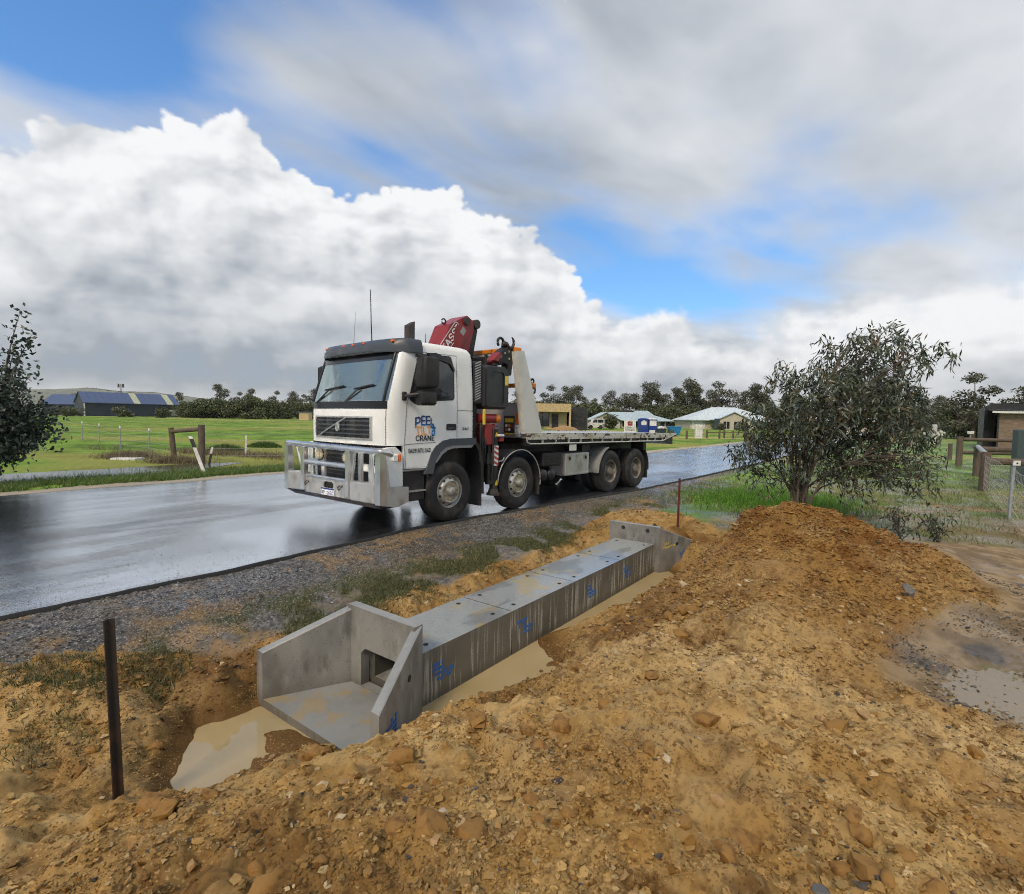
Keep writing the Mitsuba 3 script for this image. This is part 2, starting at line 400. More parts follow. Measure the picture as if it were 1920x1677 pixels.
# ------------------------------------------------------------------ the ground
CTRL = np.array([(-2,1.98,-0.1),(-1.4,1.88,0),(-0.84,1.77,0.12),(0.03,1.7,0.2),(0.82,1.69,0.22),(1.81,1.79,0.15),(-2.11,2.35,-0.15),(-1.44,2.09,-0.02),(-2.75,2.74,-0.3),(-3.11,3.12,-0.25),(-2.68,3.07,-0.38),(-2.2,2.86,-0.38),(-2.22,3.25,-0.46),(-3.28,3.3,-0.12),(-3.12,3.69,-0.1),(-2.48,3.64,-0.3),(-2.23,4.02,-0.25),(-2.91,3.27,-0.2),(-3.87,2.94,-0.15),(-3.08,2.15,-0.1),(-2.02,4.15,-0.55),(-1.91,3.11,-0.55),(-2.12,3.27,-0.55),(-2.39,3.8,-0.55),(-2.08,3.82,-0.68),(-1.52,3.53,-0.55),(-1.69,3.74,-0.5),(-1.24,3.37,-0.45),(-1.35,2.57,-0.2),(-1.03,2.8,-0.16),(-0.78,2.98,-0.15),(-0.58,3.22,-0.15),(-0.34,3.51,-0.17),(-0.01,3.67,-0.2),(0.4,3.97,-0.2),(0.82,4.75,-0.2),(1.78,6.06,-0.15),(2.48,6.71,-0.05),(-0.56,2.13,0.08),(0.03,2.25,0.12),(0.14,2.76,0.04),(0.82,3.19,0.12),(0.57,2.16,0.2),(1.02,2.14,0.22),(1.54,2.25,0.15),(2.5,2.81,0.05),(2.36,2.36,0.08),(1.16,3.76,0.1),(1.56,3.35,0.15),(1.87,3.04,0.12),(4.54,5.21,0.15),(4.54,4.7,0.05),(2.84,3.93,0.05),(2.09,3.36,0.05),(2.02,3.95,0.36),(2.01,4.93,0.25),(1.65,4.63,0.1),(1.38,4.5,0),(3.21,4.85,0.4),(2.62,6.48,0.3),(5.75,5.9,0),(3.62,3.89,0),(2.89,3.48,0),(3.28,4.24,0.05),(4.21,3.52,0),(2.92,2.41,0.05),(4.86,10.75,-0.02),(8.83,13.47,-0.02),(7.24,8.91,-0.02),(3.42,6.4,0.78),(2.99,6.6,0.65),(3.82,6.2,0.76),(4.12,5.8,0.55),(2.23,9,0.14),(2.74,7.8,0.27),(-1.05,4.03,-0.62),(-0.45,4.83,-0.62),(0.27,5.79,-0.62),(0.98,6.76,-0.62),(1.7,7.72,-0.62),(1.94,8.04,-0.62),(-0.88,3.59,-0.62),(-1.28,3.89,-0.62),(-1.68,4.19,-0.62),(-1.49,4.24,-0.5),(-1.71,4.4,-0.34),(-2.07,4.67,-0.17),(-2.63,5.09,-0.07),(-3.43,5.69,-0.03),(-0.72,5.28,-0.5),(-0.93,5.44,-0.34),(-1.29,5.71,-0.17),(-1.86,6.13,-0.07),(-2.66,6.73,-0.03),(0.06,6.32,-0.5),(-0.16,6.48,-0.34),(-0.52,6.75,-0.17),(-1.08,7.17,-0.07),(-1.88,7.77,-0.03),(0.84,7.36,-0.5),(0.62,7.53,-0.34),(0.26,7.79,-0.17),(-0.3,8.21,-0.07),(-1.1,8.81,-0.03),(1.67,8.49,-0.5),(1.46,8.65,-0.34),(1.1,8.92,-0.17),(0.54,9.34,-0.07),(-0.27,9.93,-0.03),(2.62,9.28,0.1),(1.99,10.12,-0.05),(3.39,10.32,-0.03),(3.56,8.7,0.05),(-2.63,4.59,-0.2),(-3.33,4.49,-0.1),(-4.49,3.1,-0.08),(-4.58,1.3,-0.1),(-3.18,1.51,-0.2),(0.46,5.34,-0.4),(0.69,5.36,-0.36),(-0.07,4.42,-0.58),(1.6,6.67,-0.58),(0.23,4.57,-0.5),(1.26,6.05,-0.5),(2.18,7.36,-0.55),(-2.35,4.35,-0.40),(-2.55,4.0,-0.42),(-2.75,3.75,-0.33),(-2.1,4.75,-0.33),(-2.6,4.4,-0.22),(3.08,8.06,-0.27),(2.77,7.85,-0.4),(2.5,7.75,-0.52),(3.08,7.81,-0.25),(2.6,7.42,-0.34),(3,8.37,-0.1),(-0.15,4.11,-0.53),(0.44,4.66,-0.52),(0.19,4.35,-0.53),(1.46,6.4,-0.54),(2.08,7.19,-0.54),(-0.39,3.91,-0.53),(1.06,5.95,-0.5),(0.6,5.24,-0.44),(-1.62,3.7,-0.47),(-1.42,3.5,-0.42),(-1.2,3.3,-0.38)])
_ctl = np.array(so(CTRL[:, 0], CTRL[:, 1])).T
_rbf = RBFInterpolator(_ctl, CTRL[:, 2], kernel='linear', smoothing=.01)
_rs, _ro = np.arange(-6, 10, .05), np.arange(-10, 4, .05)
_S, _O = np.meshgrid(_rs, _ro, indexing='ij')
_G = _rbf(np.stack([_S.ravel(), _O.ravel()], -1)).reshape(_S.shape)
from scipy.ndimage import gaussian_filter, map_coordinates
_G = gaussian_filter(_G, 1.1)


def edge_near(s):
    return np.interp(s, [-40, -6, -1.8, 0, 3.3, 6.2, 10.8, 16, 23, 40, 70, 200], [3.3, 3.35, 3.32, 3.3, 3.42, 3.15, 2.62, 2.45, 2.35, 2.2, 2.2, 2.2]) + .05 * (meshkit.noise(np.stack([s * 1.3, s * 0, s * 0], -1), 3) - .5) + .03 * (meshkit.noise(np.stack([s * 6, s * 0, s * 0], -1), 4) - .5)


def edge_far(s):
    return np.interp(s, [-40, -8, -.5, 6, 10, 18, 26, 40, 70, 200], [12.6, 12.4, 12.3, 12.3, 11.6, 9.6, 8.7, 8.4, 8.2, 8.2]) + .3 * (meshkit.noise(np.stack([s * .9, s * 0 + 3, s * 0], -1), 5) - .5)


def zones(x, y):
    s, o = so(x, y)
    en, ef = edge_near(s), edge_far(s)
    rn = n2(x, y, .8, 4, 2) - .5
    road = sstep(-.02, .02, o - en) * sstep(-.02, .02, ef - o)
    r = np.hypot(x, y)
    # dirt: the dug and dumped sand between the verge and the flat on the right
    lim = np.interp(s, [-9, -5, -3.2, -2.2, -1.3, -.5, .5, 2, 4, 5.5, 7, 8.5], [.5, 1.6, 1.95, 2.15, 1.95, 1.68, 1.5, 1.40, 1.36, 1.5, 1.35, -.4])
    right = np.interp(y, [-3, 1.5, 2.4, 3.0, 3.5, 4.2, 5, 6, 7, 8, 9.5, 10.5], [3.2, 3.2, 3.3, 3.1, 2.7, 3.2, 4.7, 5.0, 4.6, 3.9, 3.1, 2.0])
    dirt = sstep(-.12, .12, lim + .55 * rn - o) * sstep(-.25, .25, right + 1.0 * rn - x) * sstep(8.9, 8.2, s)
    return s, o, en, ef, road, dirt, rn, r


def height(x, y, detail=True):
    s, o, en, ef, road, dirt, rn, r = zones(x, y)
    # natural level
    base = np.interp(o, [-60, -10, 0, 1.2, 2.6, 3.2, 4, 100], [-.02, -.02, -.05, -.12, -.04, -.035, -.04, -.04])
    far = o - ef
    base = np.where(far > 0, np.interp(far, [0, .8, 2.2, 4.5, 9, 30, 1000], [-.03, -.02, -.06, -.17, -.12, -.04, 0]), base)
    rise = np.where(x < 8, .0052, .0035)
    base = base + rise * np.clip(y - 32, 0, 120)
    G = map_coordinates(_G, [np.clip((s + 6) / .05, 0, _G.shape[0] - 1), np.clip((o + 10) / .05, 0, _G.shape[1] - 1)], order=1)
    w = sstep(-5.8, -4.4, s) * sstep(9.6, 7.6, s) * sstep(-8.5, -6.5, o) * sstep(2.9, 2.1, o)
    h = lerp(base, G, w)
    if detail:
        near = (r < 18) & (r > .2)
        xn, yn, dn = x[near], y[near], dirt[near]
        hd = np.zeros_like(x)
        wx, wy = xn + .12 * (n2(xn, yn, 3, 2, 41) - .5), yn + .12 * (n2(xn, yn, 3, 2, 42) - .5)
        v = .18 * (n2(wx, wy, 1.5, 3, 1) - .5)
        v += .10 * (.35 - np.abs(2 * n2(wx, wy, 3.4, 2, 4) - 1))
        lump = n2(wx, wy, 7.5, 2, 5)
        v += .07 * sstep(.38, .70, lump) - .06 * sstep(.50, .80, n2(wx, wy, 4.2, 2, 66)) + .012 * sstep(.45, .70, n2(wx, wy, 13, 2, 55))
        v += .017 * (np.abs(2 * n2(wx, wy, 15, 3, 6) - 1) * -1 + .4) * (.4 + 1.2 * n2(xn, yn, 2, 2, 9))
        v += .012 * (n2(xn, yn, 40, 2, 7) - .5) + .005 * sstep(.5, .75, n2(xn, yn, 27, 2, 77))
        v += .003 * sstep(.55, .85, n2(xn, yn, 85, 1, 8))
        g = .035 * (n2(xn, yn, 1.6, 3, 11) - .5) + .018 * (n2(xn, yn, 22, 3, 12) - .5) + .014 * sstep(.5, .8, n2(xn, yn, 60, 1, 13))
        rk = road[near]
        hd[near] = (dn * v + (1 - dn) * g) * (1 - rk)
        # under the precast units and in the pools the bed stays low
        sn, on = s[near], o[near]
        keep = 1 - sstep(.30, .05, np.abs(on - .33) - .42) * sstep(-.95, -.75, sn) * sstep(5.75, 5.5, sn) * .9
        flat = sstep(-.42, -.5, h[near])
        hd[near] *= keep * (1 - .55 * flat)
        h = h + hd
    wetflat = sstep(2.6, 3.4, x) * sstep(12, 8, y) * (1 - dirt) * sstep(.2, -.6, o)
    h = h - .055 * wetflat * sstep(.47, .62, n2(x, y * 1.4, .75, 3, 145))
    ruts = .05 * (n2(x, y, .45, 3, 61) - .5) * sstep(20, 8, r) * (1 - dirt) * sstep(-.5, -2, o - en)
    h = h + ruts
    roadcut = sstep(-.05, .05, o - en) * sstep(-.05, .05, ef - o)
    h = lerp(h, np.minimum(h, -.05 - .25 * sstep(25, 50, y) + np.where(True, .0035, rise) * np.clip(y - 32, 0, 120)), roadcut)
    hill = n2(x, y, .0011, 4, 91)
    h = np.where(r > 600, h - 2 * sstep(600, 900, r), h)
    return h


def ground_color(x, y, z):
    s, o, en, ef, road, dirt, rn, r = zones(x, y)
    one = np.ones(x.shape + (1,))

    def c(*v):
        return one * np.array(v)

    def L(a, b, t):
        return a + (b - a) * np.clip(t, 0, 1)[..., None]
    f1, f2, f3 = n2(x, y, 1.3, 4, 14), n2(x, y, 6, 4, 15, z), n2(x, y, 28, 3, 16, z)
    # --- dirt: ochre sand, with darker loam and paler washed places
    d = L(c(.300, .180, .060), c(.45, .315, .140), sstep(.35, .7, f2))
    ridge = np.exp(-((y - (4.75 - .78 * x) - .35 * (n2(x, y, .9, 3, 130) - .5) * 4) / .55) ** 2) * sstep(-.2, .5, x) * sstep(5.2, 3.5, x)
    f1 = f1 - .10 * ridge + .05
    d = L(d, c(.52, .39, .20), ridge * .6)
    d = L(d, c(.125, .062, .017), sstep(.48, .66, .5 * f1 + .5 * f2) * .9)
    pile = np.exp(-(((x - 3.6) / 1.7) ** 2 + ((y - 5.6) / 1.6) ** 2))
    d = L(d, c(.155, .064, .012), pile * (.35 + .6 * sstep(.35, .6, f2)))
    d = L(d, c(.40, .28, .12), sstep(.52, .7, n2(x, y, 2.1, 3, 19)) * .5)
    d = L(d, c(.10, .05, .016), sstep(.52, .72, f3) * .5)

    wetm = sstep(-.38, -.46, z) + .5 * sstep(-.25, -.40, z)
    d = L(d, c(.13, .072, .024), wetm * .8)
    # --- gravel shoulder
    g = L(c(.056, .056, .058), c(.175, .172, .168), sstep(.35, .65, f3))
    g = L(g, c(.05, .052, .055), sstep(.50, .64, n2(x, y, .9, 4, 120)) * .6)
    g = L(g, c(.20, .14, .075), sstep(.44, .62, n2(x, y, .7, 4, 140) * .6 + f2 * .4) * .5)
    g = L(g, c(.30, .19, .08), sstep(.54, .66, f1 * .6 + f2 * .4) * .7)
    # --- verge and paddock grass
    ga = n2(x * .35, y, .22, 4, 22)
    gb = n2(x, y, .9, 4, 23)
    gr = L(c(.062, .115, .020), c(.135, .225, .038), sstep(.35, .65, gb))
    gr = L(gr, c(.21, .20, .06), sstep(.50, .64, ga) * .7)
    gr = L(gr, c(.30, .25, .12), sstep(.6, .72, n2(x * .3, y, .16, 4, 24)) * .7 * sstep(30, 60, y))
    gr = gr * (.75 + .5 * f3)[..., None]
    # the near right flat: thin grass on mud with dry brown growth
    mud = L(c(.14, .098, .052), c(.25, .185, .11), sstep(.35, .65, f2))
    brown = L(c(.11, .085, .04), c(.17, .15, .06), f2)
    flat = L(brown, c(.09, .12, .03), sstep(.50, .66, n2(x, y, .8, 4, 25)))
    flat = L(flat, mud, sstep(.48, .62, n2(x, y * 1.6, .7, 4, 26) + .22 * sstep(9.5, 6, y)))
    flat = L(flat, c(.06, .06, .062), sstep(.5, .66, n2(x, y, 3.2, 4, 27)) * sstep(7.5, 6, y) * .8)
    flat = L(flat, c(.075, .12, .022), sstep(.58, .68, n2(x, y, 1.1, 4, 146)) * .8)
    rightside = sstep(.2, -.6, o) * sstep(26, 14, r)
    nat = L(gr, flat, rightside)
    # strip of tufts between gravel and trench
    tuft = sstep(.40, .58, n2(x, y, 2.2, 4, 28))
    strip = L(g, c(.07, .085, .025), tuft * .7)
    shoulder = sstep(1.95, 2.25, o + .5 * rn) * sstep(25, 15, s)
    k = sstep(.9, 1.1, o + .5 * rn)
    out = L(nat, strip, k * (1 - sstep(.1, -.1, en - o)) * sstep(17, 11, s))
    g = g * .78
    out = L(out, g, shoulder * (1 - sstep(-.1, .1, o - en)))
    ff = o - ef
    farsh = sstep(-.3, 0, ff) * sstep(1.25, .75, ff + 1.2 * rn)
    out = L(out, L(c(.23, .20, .16), c(.34, .31, .26), f2), farsh)
    out = np.where((ff > .5)[..., None], L(gr, L(c(.23, .20, .16), c(.34, .31, .26), f2), sstep(1.3, .8, ff + 1.2 * rn)), out)
    out = L(out, c(.12, .085, .045), sstep(.25, .7, np.exp(-((ff - 3.9) / .8) ** 2) * (.4 + n2(x, y, 1.2, 3, 29))) * .8 * sstep(30, 22, r))
    out = L(out, d, dirt)
    out = L(out, c(.03, .03, .03), road)
    out = L(out, c(.09, .11, .035), sstep(180, 900, r))
    return out


fr = np.radians(58.0)
_a = np.concatenate([np.linspace(-PI, -fr, 40, endpoint=False), np.linspace(-fr, fr, 640, endpoint=False), np.linspace(fr, PI, 40, endpoint=False)])
_r = np.concatenate([np.linspace(.12, 1.35, 14, endpoint=False), np.geomspace(1.35, 17, 620, endpoint=False), np.geomspace(17, 320, 150, endpoint=False), np.geomspace(320, 3250, 30)])
_A, _Rr = np.meshgrid(_a, _r, indexing='ij')
GX, GY = _Rr * np.sin(_A), _Rr * np.cos(_A)
GZ = height(GX.ravel(), GY.ravel()).reshape(GX.shape)
_sh = GX.shape
_i, _j = np.meshgrid(np.arange(_sh[0]), np.arange(_sh[1] - 1), indexing='ij')
_i2 = (_i + 1) % _sh[0]
_Q = np.stack([_i * _sh[1] + _j, _i2 * _sh[1] + _j, _i2 * _sh[1] + _j + 1, _i * _sh[1] + _j + 1], -1).reshape(-1, 4)
_V = np.stack([GX, GY, GZ], -1).reshape(-1, 3)
_col = ground_color(_V[:, 0], _V[:, 1], _V[:, 2])
_F = tri(_Q)
_nrm = trimesh.Trimesh(_V, _F, process=False).vertex_normals
_ce = _V[_F].mean(1)
_s, _o, _en, _ef, _road, _dirt, _rn, _rr = zones(_ce[:, 0], _ce[:, 1])
_cls = np.where(_dirt > .5, 0, np.where((_o > 1.9) & (_o < _en + .3) & (_s < 20), 1, np.where(_o > _ef - .3, 2, 3)))
_under = (_road > .5) & (np.abs(_o - _en) > .4) & (np.abs(_o - _ef) > .4) & (_rr < 60)


def submesh(sel, mat, key, label=None):
    f = _F[sel]
    u, inv = np.unique(f, return_inverse=True)
    m = trimesh.Trimesh(_V[u], inv.reshape(-1, 3), process=False)
    scene[key] = {'type': 'ply', 'filename': meshkit.write_ply(m, False, None, _col[u], normals=_nrm[u]), 'face_normals': False, 'bsdf': {'type': 'ref', 'id': mat}}
    labels[key] = {'kind': 'structure'}
    if label:
        labels[key]['label'] = label


submesh((_cls == 0) & ~_under, 'vertex_sand', 'sand_ground', 'heaped wet ochre sand dug out beside the culvert trench')
submesh((_cls == 1) & ~_under, 'vertex_gravel', 'gravel_path', 'grey gravel shoulder between the wet road and the trench')
submesh((_cls == 2) & ~_under, 'vertex_matt', 'field', 'green paddock with yellow streaks across the road')
submesh((_cls == 3) & ~_under, 'vertex_ground', 'ground', 'thin grass and mud on the flat right of the spoil heap')

# the road: a sheet with ragged edges
_rsv = np.concatenate([np.linspace(-14, 20, 420, endpoint=False), np.linspace(20, 130, 200)])
_e0, _e1 = edge_near(_rsv), edge_far(_rsv)
_t = np.concatenate([[0, .0001], np.linspace(.004, .996, 46), [.9999, 1]])
_ro2 = _e0[:, None] + (_e1 - _e0)[:, None] * _t[None]
_rx = C0[0] + _rsv[:, None] * CF[0] + _ro2 * CN[0]
_ry = C0[1] + _rsv[:, None] * CF[1] + _ro2 * CN[1]
_rz = np.full(_rx.shape, .0) + .0035 * np.clip(_ry - 32, 0, 120) + .010 * (n2(_rx, _ry, .5, 3, 51) - .5)
_rz -= .010 * (n2(_rx, _ry, .5, 3, 51) - .5) * sstep(12, 30, _ry)
_rz += .02 * np.sin(np.clip(_t, 0, 1) * PI)[None]
_rz[:, 0] -= .06; _rz[:, -1] -= .06
_i, _j = np.meshgrid(np.arange(len(_rsv) - 1), np.arange(len(_t) - 1), indexing='ij')
_n = len(_t)
_q = np.stack([_i * _n + _j, (_i + 1) * _n + _j, (_i + 1) * _n + _j + 1, _i * _n + _j + 1], -1).reshape(-1, 4)
_rV = np.stack([_rx, _ry, _rz], -1).reshape(-1, 3)
_isedge = np.isin(_j.ravel(), (0, 1, _n - 3, _n - 2))
for _k, _s_, _m in (('road', ~_isedge, 'wet_asphalt'), ('road__edge', _isedge, 'asphalt_edge')):
    _u, _inv = np.unique(_q[_s_], return_inverse=True)
    scene[_k] = mikit.ply(trimesh.Trimesh(_rV[_u], tri(_inv.reshape(-1, 4)), process=False), _m, smooth=True)
labels['road'] = {'kind': 'structure', 'label': 'wet black asphalt road mirroring the sky'}


def pool(key, mask_fn, x0, x1, y0, y1, z, mat, label, step=.05, grow=.06):
    xs, ys = np.arange(x0, x1, step), np.arange(y0, y1, step)
    X, Y = np.meshgrid(xs, ys, indexing='ij')
    hz = height(X.ravel(), Y.ravel()).reshape(X.shape)
    ok = (hz < z + grow) & mask_fn(X, Y)
    q = ok[:-1, :-1] | ok[1:, :-1] | ok[1:, 1:] | ok[:-1, 1:]
    i, j = np.nonzero(q)
    n = len(ys)
    Q = np.stack([i * n + j, (i + 1) * n + j, (i + 1) * n + j + 1, i * n + j + 1], -1)
    u, inv = np.unique(Q, return_inverse=True)
    V = np.stack([X.ravel()[u], Y.ravel()[u], np.full(len(u), z)], -1)
    scene[key] = mikit.ply(trimesh.Trimesh(V, tri(inv.reshape(-1, 4)), process=False), mat, smooth=True)
    labels[key] = {'kind': 'structure', 'label': label}


def _mA(X, Y):
    s, o = so(X, Y); return (s < -.2) & (s > -2.2) & (o > -.6) & (o < 2.0)


def _mB(X, Y):
    s, o = so(X, Y); return (s > -.5) & (s < 5.6) & (o > -1.0) & (o < 1.1)


pool('muddy_water', _mA, -3.6, -.6, 2.2, 5.6, -.515, 'mat_muddy', 'milky tan puddle in front of the near headwall')
pool('muddy_water_001', _mB, -1.5, 3.2, 3.2, 9.2, -.475, 'mat_muddy', 'milky tan water lying along the culvert boxes')


def _mC(X, Y):
    s, o = so(X, Y); return (o > edge_far(s.ravel()).reshape(s.shape) + 2.6) & (X < -11)


pool('field_water', _mC, -27, -10.5, 12, 24, -.145, 'mat_flood', 'shallow flood water lying in the grass by the far roadside', step=.12, grow=.0)


def _mD(X, Y):
    s, o = so(X, Y); return (o < .2) & (X > 2.6) & ~((s > 4) & (s < 8.5) & (o > -2.2)) & (Y < 6.4)


pool('clear_water', _mD, 2.6, 9.5, 2.0, 9.8, -.004, 'mat_puddle', 'small rain puddles on the muddy flat right of the heap', step=.04, grow=.0)

# ------------------------------------------------------------------ the culvert: two headwalls and four boxes
def uchannel(s0, s1, o0, o1, z0, z1, th):
    """hollow box unit, open at both ends"""
    m = frame_prism([(o0, z0), (o1, z0), (o1, z1), (o0, z1)], [(o0 + th, z0 + th), (o0 + th, z1 - th), (o1 - th, z1 - th), (o1 - th, z0 + th)], s0, s1, 'x')
    return m


def stencil(parent, s0, o0, z0, w, h, seed, frame=lambda a, b, o: np.stack([a, o, b], -1)):
    """blurred, illegible blue stencil lines on the side face"""
    R = np.random.default_rng(seed)
    ms = []
    for row in range(4):
        x = 0 + .1 * row * w
        zz = h * (1 - row / 4.0)
        while x < w * (1.0 if row > 1 else .6):
            ww = R.uniform(.012, .03)
            hh = h / 4 * R.uniform(.55, .8)
            if R.random() < .78:
                sk = .25 * hh
                P = [(x, zz - hh), (x + ww, zz - hh), (x + ww + sk, zz), (x + sk, zz)]
                ms.append(prism([(s0 + a, z0 + b) for a, b in P], o0 - .0025, o0 + .004, 'y'))
            x += ww + R.uniform(.004, .014)
    put(parent + '__stencil', ms, 'stencil_blue', xf=cw)


BOXW, BT, BB = .64, -.041, -.475
box_desc = ['precast culvert box nearest the camera, joined to the near headwall',
            'second precast culvert box from the near headwall',
            'third precast culvert box from the near headwall',
            'precast culvert box farthest away, joined to the far headwall']
for i in range(4):
    k = thing('culvert_box', box_desc[i], 'culvert')
    labels[k]['group'] = 'precast culvert boxes in the trench'
    a, b = i * 1.2 + .006, (i + 1) * 1.2 - .006
    u = uchannel(a, b, 0, BOXW, BB, BT, .085)
    top = box(a + .004, b - .004, .006, BOXW - .006, BT - .004, BT + .003)
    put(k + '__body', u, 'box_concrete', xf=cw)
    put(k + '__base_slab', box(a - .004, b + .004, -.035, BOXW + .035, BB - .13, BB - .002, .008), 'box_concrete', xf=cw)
    for ds in (.15, 1.02):
        for oo in (.10, .54):
            cup = lathe([(.0, -.001), (.013, -.001), (.022, .002), (.022, -.002)], 14)
            cup.vertices = np.asarray(cup.vertices)[:, [0, 2, 1]]
            put(k + '__lifting_eye', moved(cup, (a + ds, oo, BT + .002)), 'hole_dark', xf=cw)
    stencil(k, a + (.10, .08, .26, .10)[i], 0, -.34, .26, .17, 40 + i)


def headwall(name, label, sgn, s0, oc, hb, mirror_txt):
    """sgn -1: wings run towards the camera end"""
    k = thing(name, label, 'headwall')
    labels[k]['group'] = 'precast culvert headwalls'
    th, zt, ze, zf = .085, .215, -.07, -.45
    d = .70

    def S(t):
        return s0 + sgn * t

    # back wall with the opening of the box
    ow, zo0, zo1 = .235, -.445, -.115
    outer = [(oc - hb, zf - .10), (oc + hb, zf - .10), (oc + hb, zt), (oc - hb, zt)]
    inner = [(oc - ow, zo0), (oc - ow, zo1 - .05), (oc - ow + .05, zo1), (oc + ow - .05, zo1), (oc + ow, zo1 - .05), (oc + ow, zo0)]
    lo, hi = sorted((S(0), S(th)))
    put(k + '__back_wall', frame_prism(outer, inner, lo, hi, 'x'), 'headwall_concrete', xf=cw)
    for w in (-1, 1):
        # wing: flared wall, its top raking down
        o_b, o_e = oc + w * hb, oc + w * (.755)
        P = []
        ib, ie = o_b - w * th, o_e - w * th
        for s_, oo, oi, z1 in ((S(th * .0 + .002), o_b, ib, zt - .001), (S(d), o_e, ie, ze)):
            P += [[s_, oo, zf - .10], [s_, oi, zf - .10], [s_, oo, z1 - .008], [s_, oi, z1 - .008], [s_, oo - w * .010, z1], [s_, oi + w * .010, z1]]
        put(k + '__wing_wall', hull(P), 'headwall_concrete', xf=cw)
    P = []
    for zz in (zf - .085, zf):
        P += [[S(th * .2), oc - hb + .02, zz], [S(th * .2), oc + hb - .02, zz], [S(d - .004), oc - .75, zz], [S(d - .004), oc + .75, zz]]
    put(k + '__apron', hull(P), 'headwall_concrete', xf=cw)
    return k


hw = headwall('headwall', 'near concrete headwall with open apron and flared wings facing the camera', -1, -.012, .372, .41, 0)
# second one: seen from the back, its wings run away from the camera
fhw = headwall('headwall', 'far concrete headwall seen from behind, with yellow LIFT POINT lettering', 1, 4.812, .34, .41, 1)
for oo in (.12, .52):
    c = lathe([(0, -.001), (.022, -.001), (.03, -.003), (.03, .002)], 14)
    c.vertices = np.asarray(c.vertices)[:, [1, 0, 2]]
    put(fhw + '__lifting_hole', moved(c, (4.812, oo, .14)), 'hole_dark', xf=cw)
t = meshkit.text_mesh('S', .055, .003)
v = np.asarray(t.vertices); t.vertices = np.stack([4.812 - v[:, 2], .36 - v[:, 0], .015 + v[:, 1]], -1)
put(fhw + '__lettering', t, 'hole_dark', xf=cw)
# lettering on the outer face of its right wing
w0, w1 = np.array([4.812, -.07]), np.array([5.512, -.415])
wd = (w1 - w0) / np.linalg.norm(w1 - w0); wn = np.array([wd[1], -wd[0]])


def on_wing(m, a, z):
    v = np.asarray(m.vertices)
    so_ = w0 + wd * (a + v[:, :1]) + wn * (.0005 + v[:, 2:3])
    m = m.copy(); m.vertices = np.column_stack([so_, z + v[:, 1]])
    return m


put(fhw + '__lettering', on_wing(meshkit.text_mesh('LIFT', .032, .003, True), .10, -.06), 'stencil_yellow', xf=cw, label='yellow LIFT lettering')
put(fhw + '__lettering', on_wing(meshkit.text_mesh('POINT', .032, .003, True), .085, -.115), 'stencil_yellow', xf=cw, label='yellow POINT lettering')
arw = prism([(0, -.006), (.07, -.006), (.07, -.018), (.10, 0), (.07, .018), (.07, .006), (0, .006)], 0, .003, 'z')
put(fhw + '__arrow', on_wing(arw, .225, -.075), 'stencil_yellow', xf=cw)
c = lathe([(0, .001), (.018, .001), (.026, .003), (.026, 0)], 14); c.vertices = np.asarray(c.vertices)[:, [0, 2, 1]]
put(fhw + '__lifting_hole', on_wing(c, .36, -.06), 'hole_dark', xf=cw)
bl = []
Rb = np.random.default_rng(5)
for r_ in range(4):
    for q in range(6):
        if Rb.random() < .8:
            bl.append(on_wing(box(q * .03, q * .03 + .022, r_ * -.03, r_ * -.03 + .02, 0, .003), .42 + .01 * r_, -.20))
put(fhw + '__stencil', bl, 'stencil_blue', xf=cw)
# near right wing, outer face: blue stencil and a hole
w0, w1 = np.array([-.012, -.038]), np.array([-.712, -.383])
wd = (w1 - w0) / np.linalg.norm(w1 - w0); wn = np.array([-wd[1], wd[0]])
bl = []
for r_ in range(4):
    for q in range(5):
        if Rb.random() < .8:
            bl.append(on_wing(box(q * .035, q * .035 + .025, r_ * -.035, r_ * -.035 + .022, 0, .003), .50, -.22))
put(hw + '__stencil', bl, 'stencil_blue', xf=cw)
put(hw + '__lifting_hole', on_wing(c, .27, -.08), 'hole_dark', xf=cw)

# ------------------------------------------------------------------ the crane truck (s rearwards, o to the far side, z up)
def cab_paint(p, n, uv):
    k = pss(.5, .8, pfbm(p.x * 4, p.y * 4, p.z * 2, 4)) * .25 + (1 - pss(.40, .95, p.z + .2 * pfbm(p.x * 6, p.y * 6, p.z * 6, 3))) * .35
    return pmix((.775, .805, .815), (.50, .49, .45), dr.clip(k, 0, 1))


M('cab_white', base_color=proc(cab_paint), roughness=.3, specular=.5, clearcoat=.5, clearcoat_gloss=.9)
M('tray_white', base_color=proc(lambda p, n, uv: pmix(pmix((.52, .53, .49), (.36, .33, .26), pss(.4, .7, pfbm(p.x * 6, p.y * 6, p.z * 6, 3))), (.045, .035, .03), pss(.62, .66, pfbm(p.x * 9 + 3, p.y * 9, p.z * 13, 3)))), roughness=.5)
M('post_white', base_color=grime((.60, .62, .60), (.40, .39, .34), .5, 4), roughness=.4)
M('trim_grey', base_color=grime((.055, .068, .09), (.11, .115, .12), .5, 5), roughness=.38)
M('truck_black', base_color=grime((.012, .013, .016), (.05, .045, .04), .7, 5, (.3, 1.0)), roughness=.5)
M('truck_black_gloss', base_color=(.010, .011, .014), roughness=.18, specular=.5)
M('tank_black', base_color=grime((.016, .017, .021), (.045, .045, .05), .6, 5), roughness=.38)
M('polished_aluminium', base_color=grime((.74, .76, .78), (.42, .40, .37), .6, 6), roughness=.2, metallic=.9)
M('dull_aluminium', base_color=grime((.52, .53, .54), (.30, .29, .27), .8, 7), roughness=.36, metallic=.6)
M('rim_metal', base_color=grime((.46, .46, .44), (.18, .16, .13), .9, 14), roughness=.38, metallic=.65)
M('rim_rear', base_color=grime((.22, .20, .17), (.07, .06, .05), .9, 12), roughness=.6, metallic=.2)
M('tyre_rubber', base_color=grime((.016, .016, .018), (.05, .047, .043), .8, 9), roughness=.62, specular=.4)
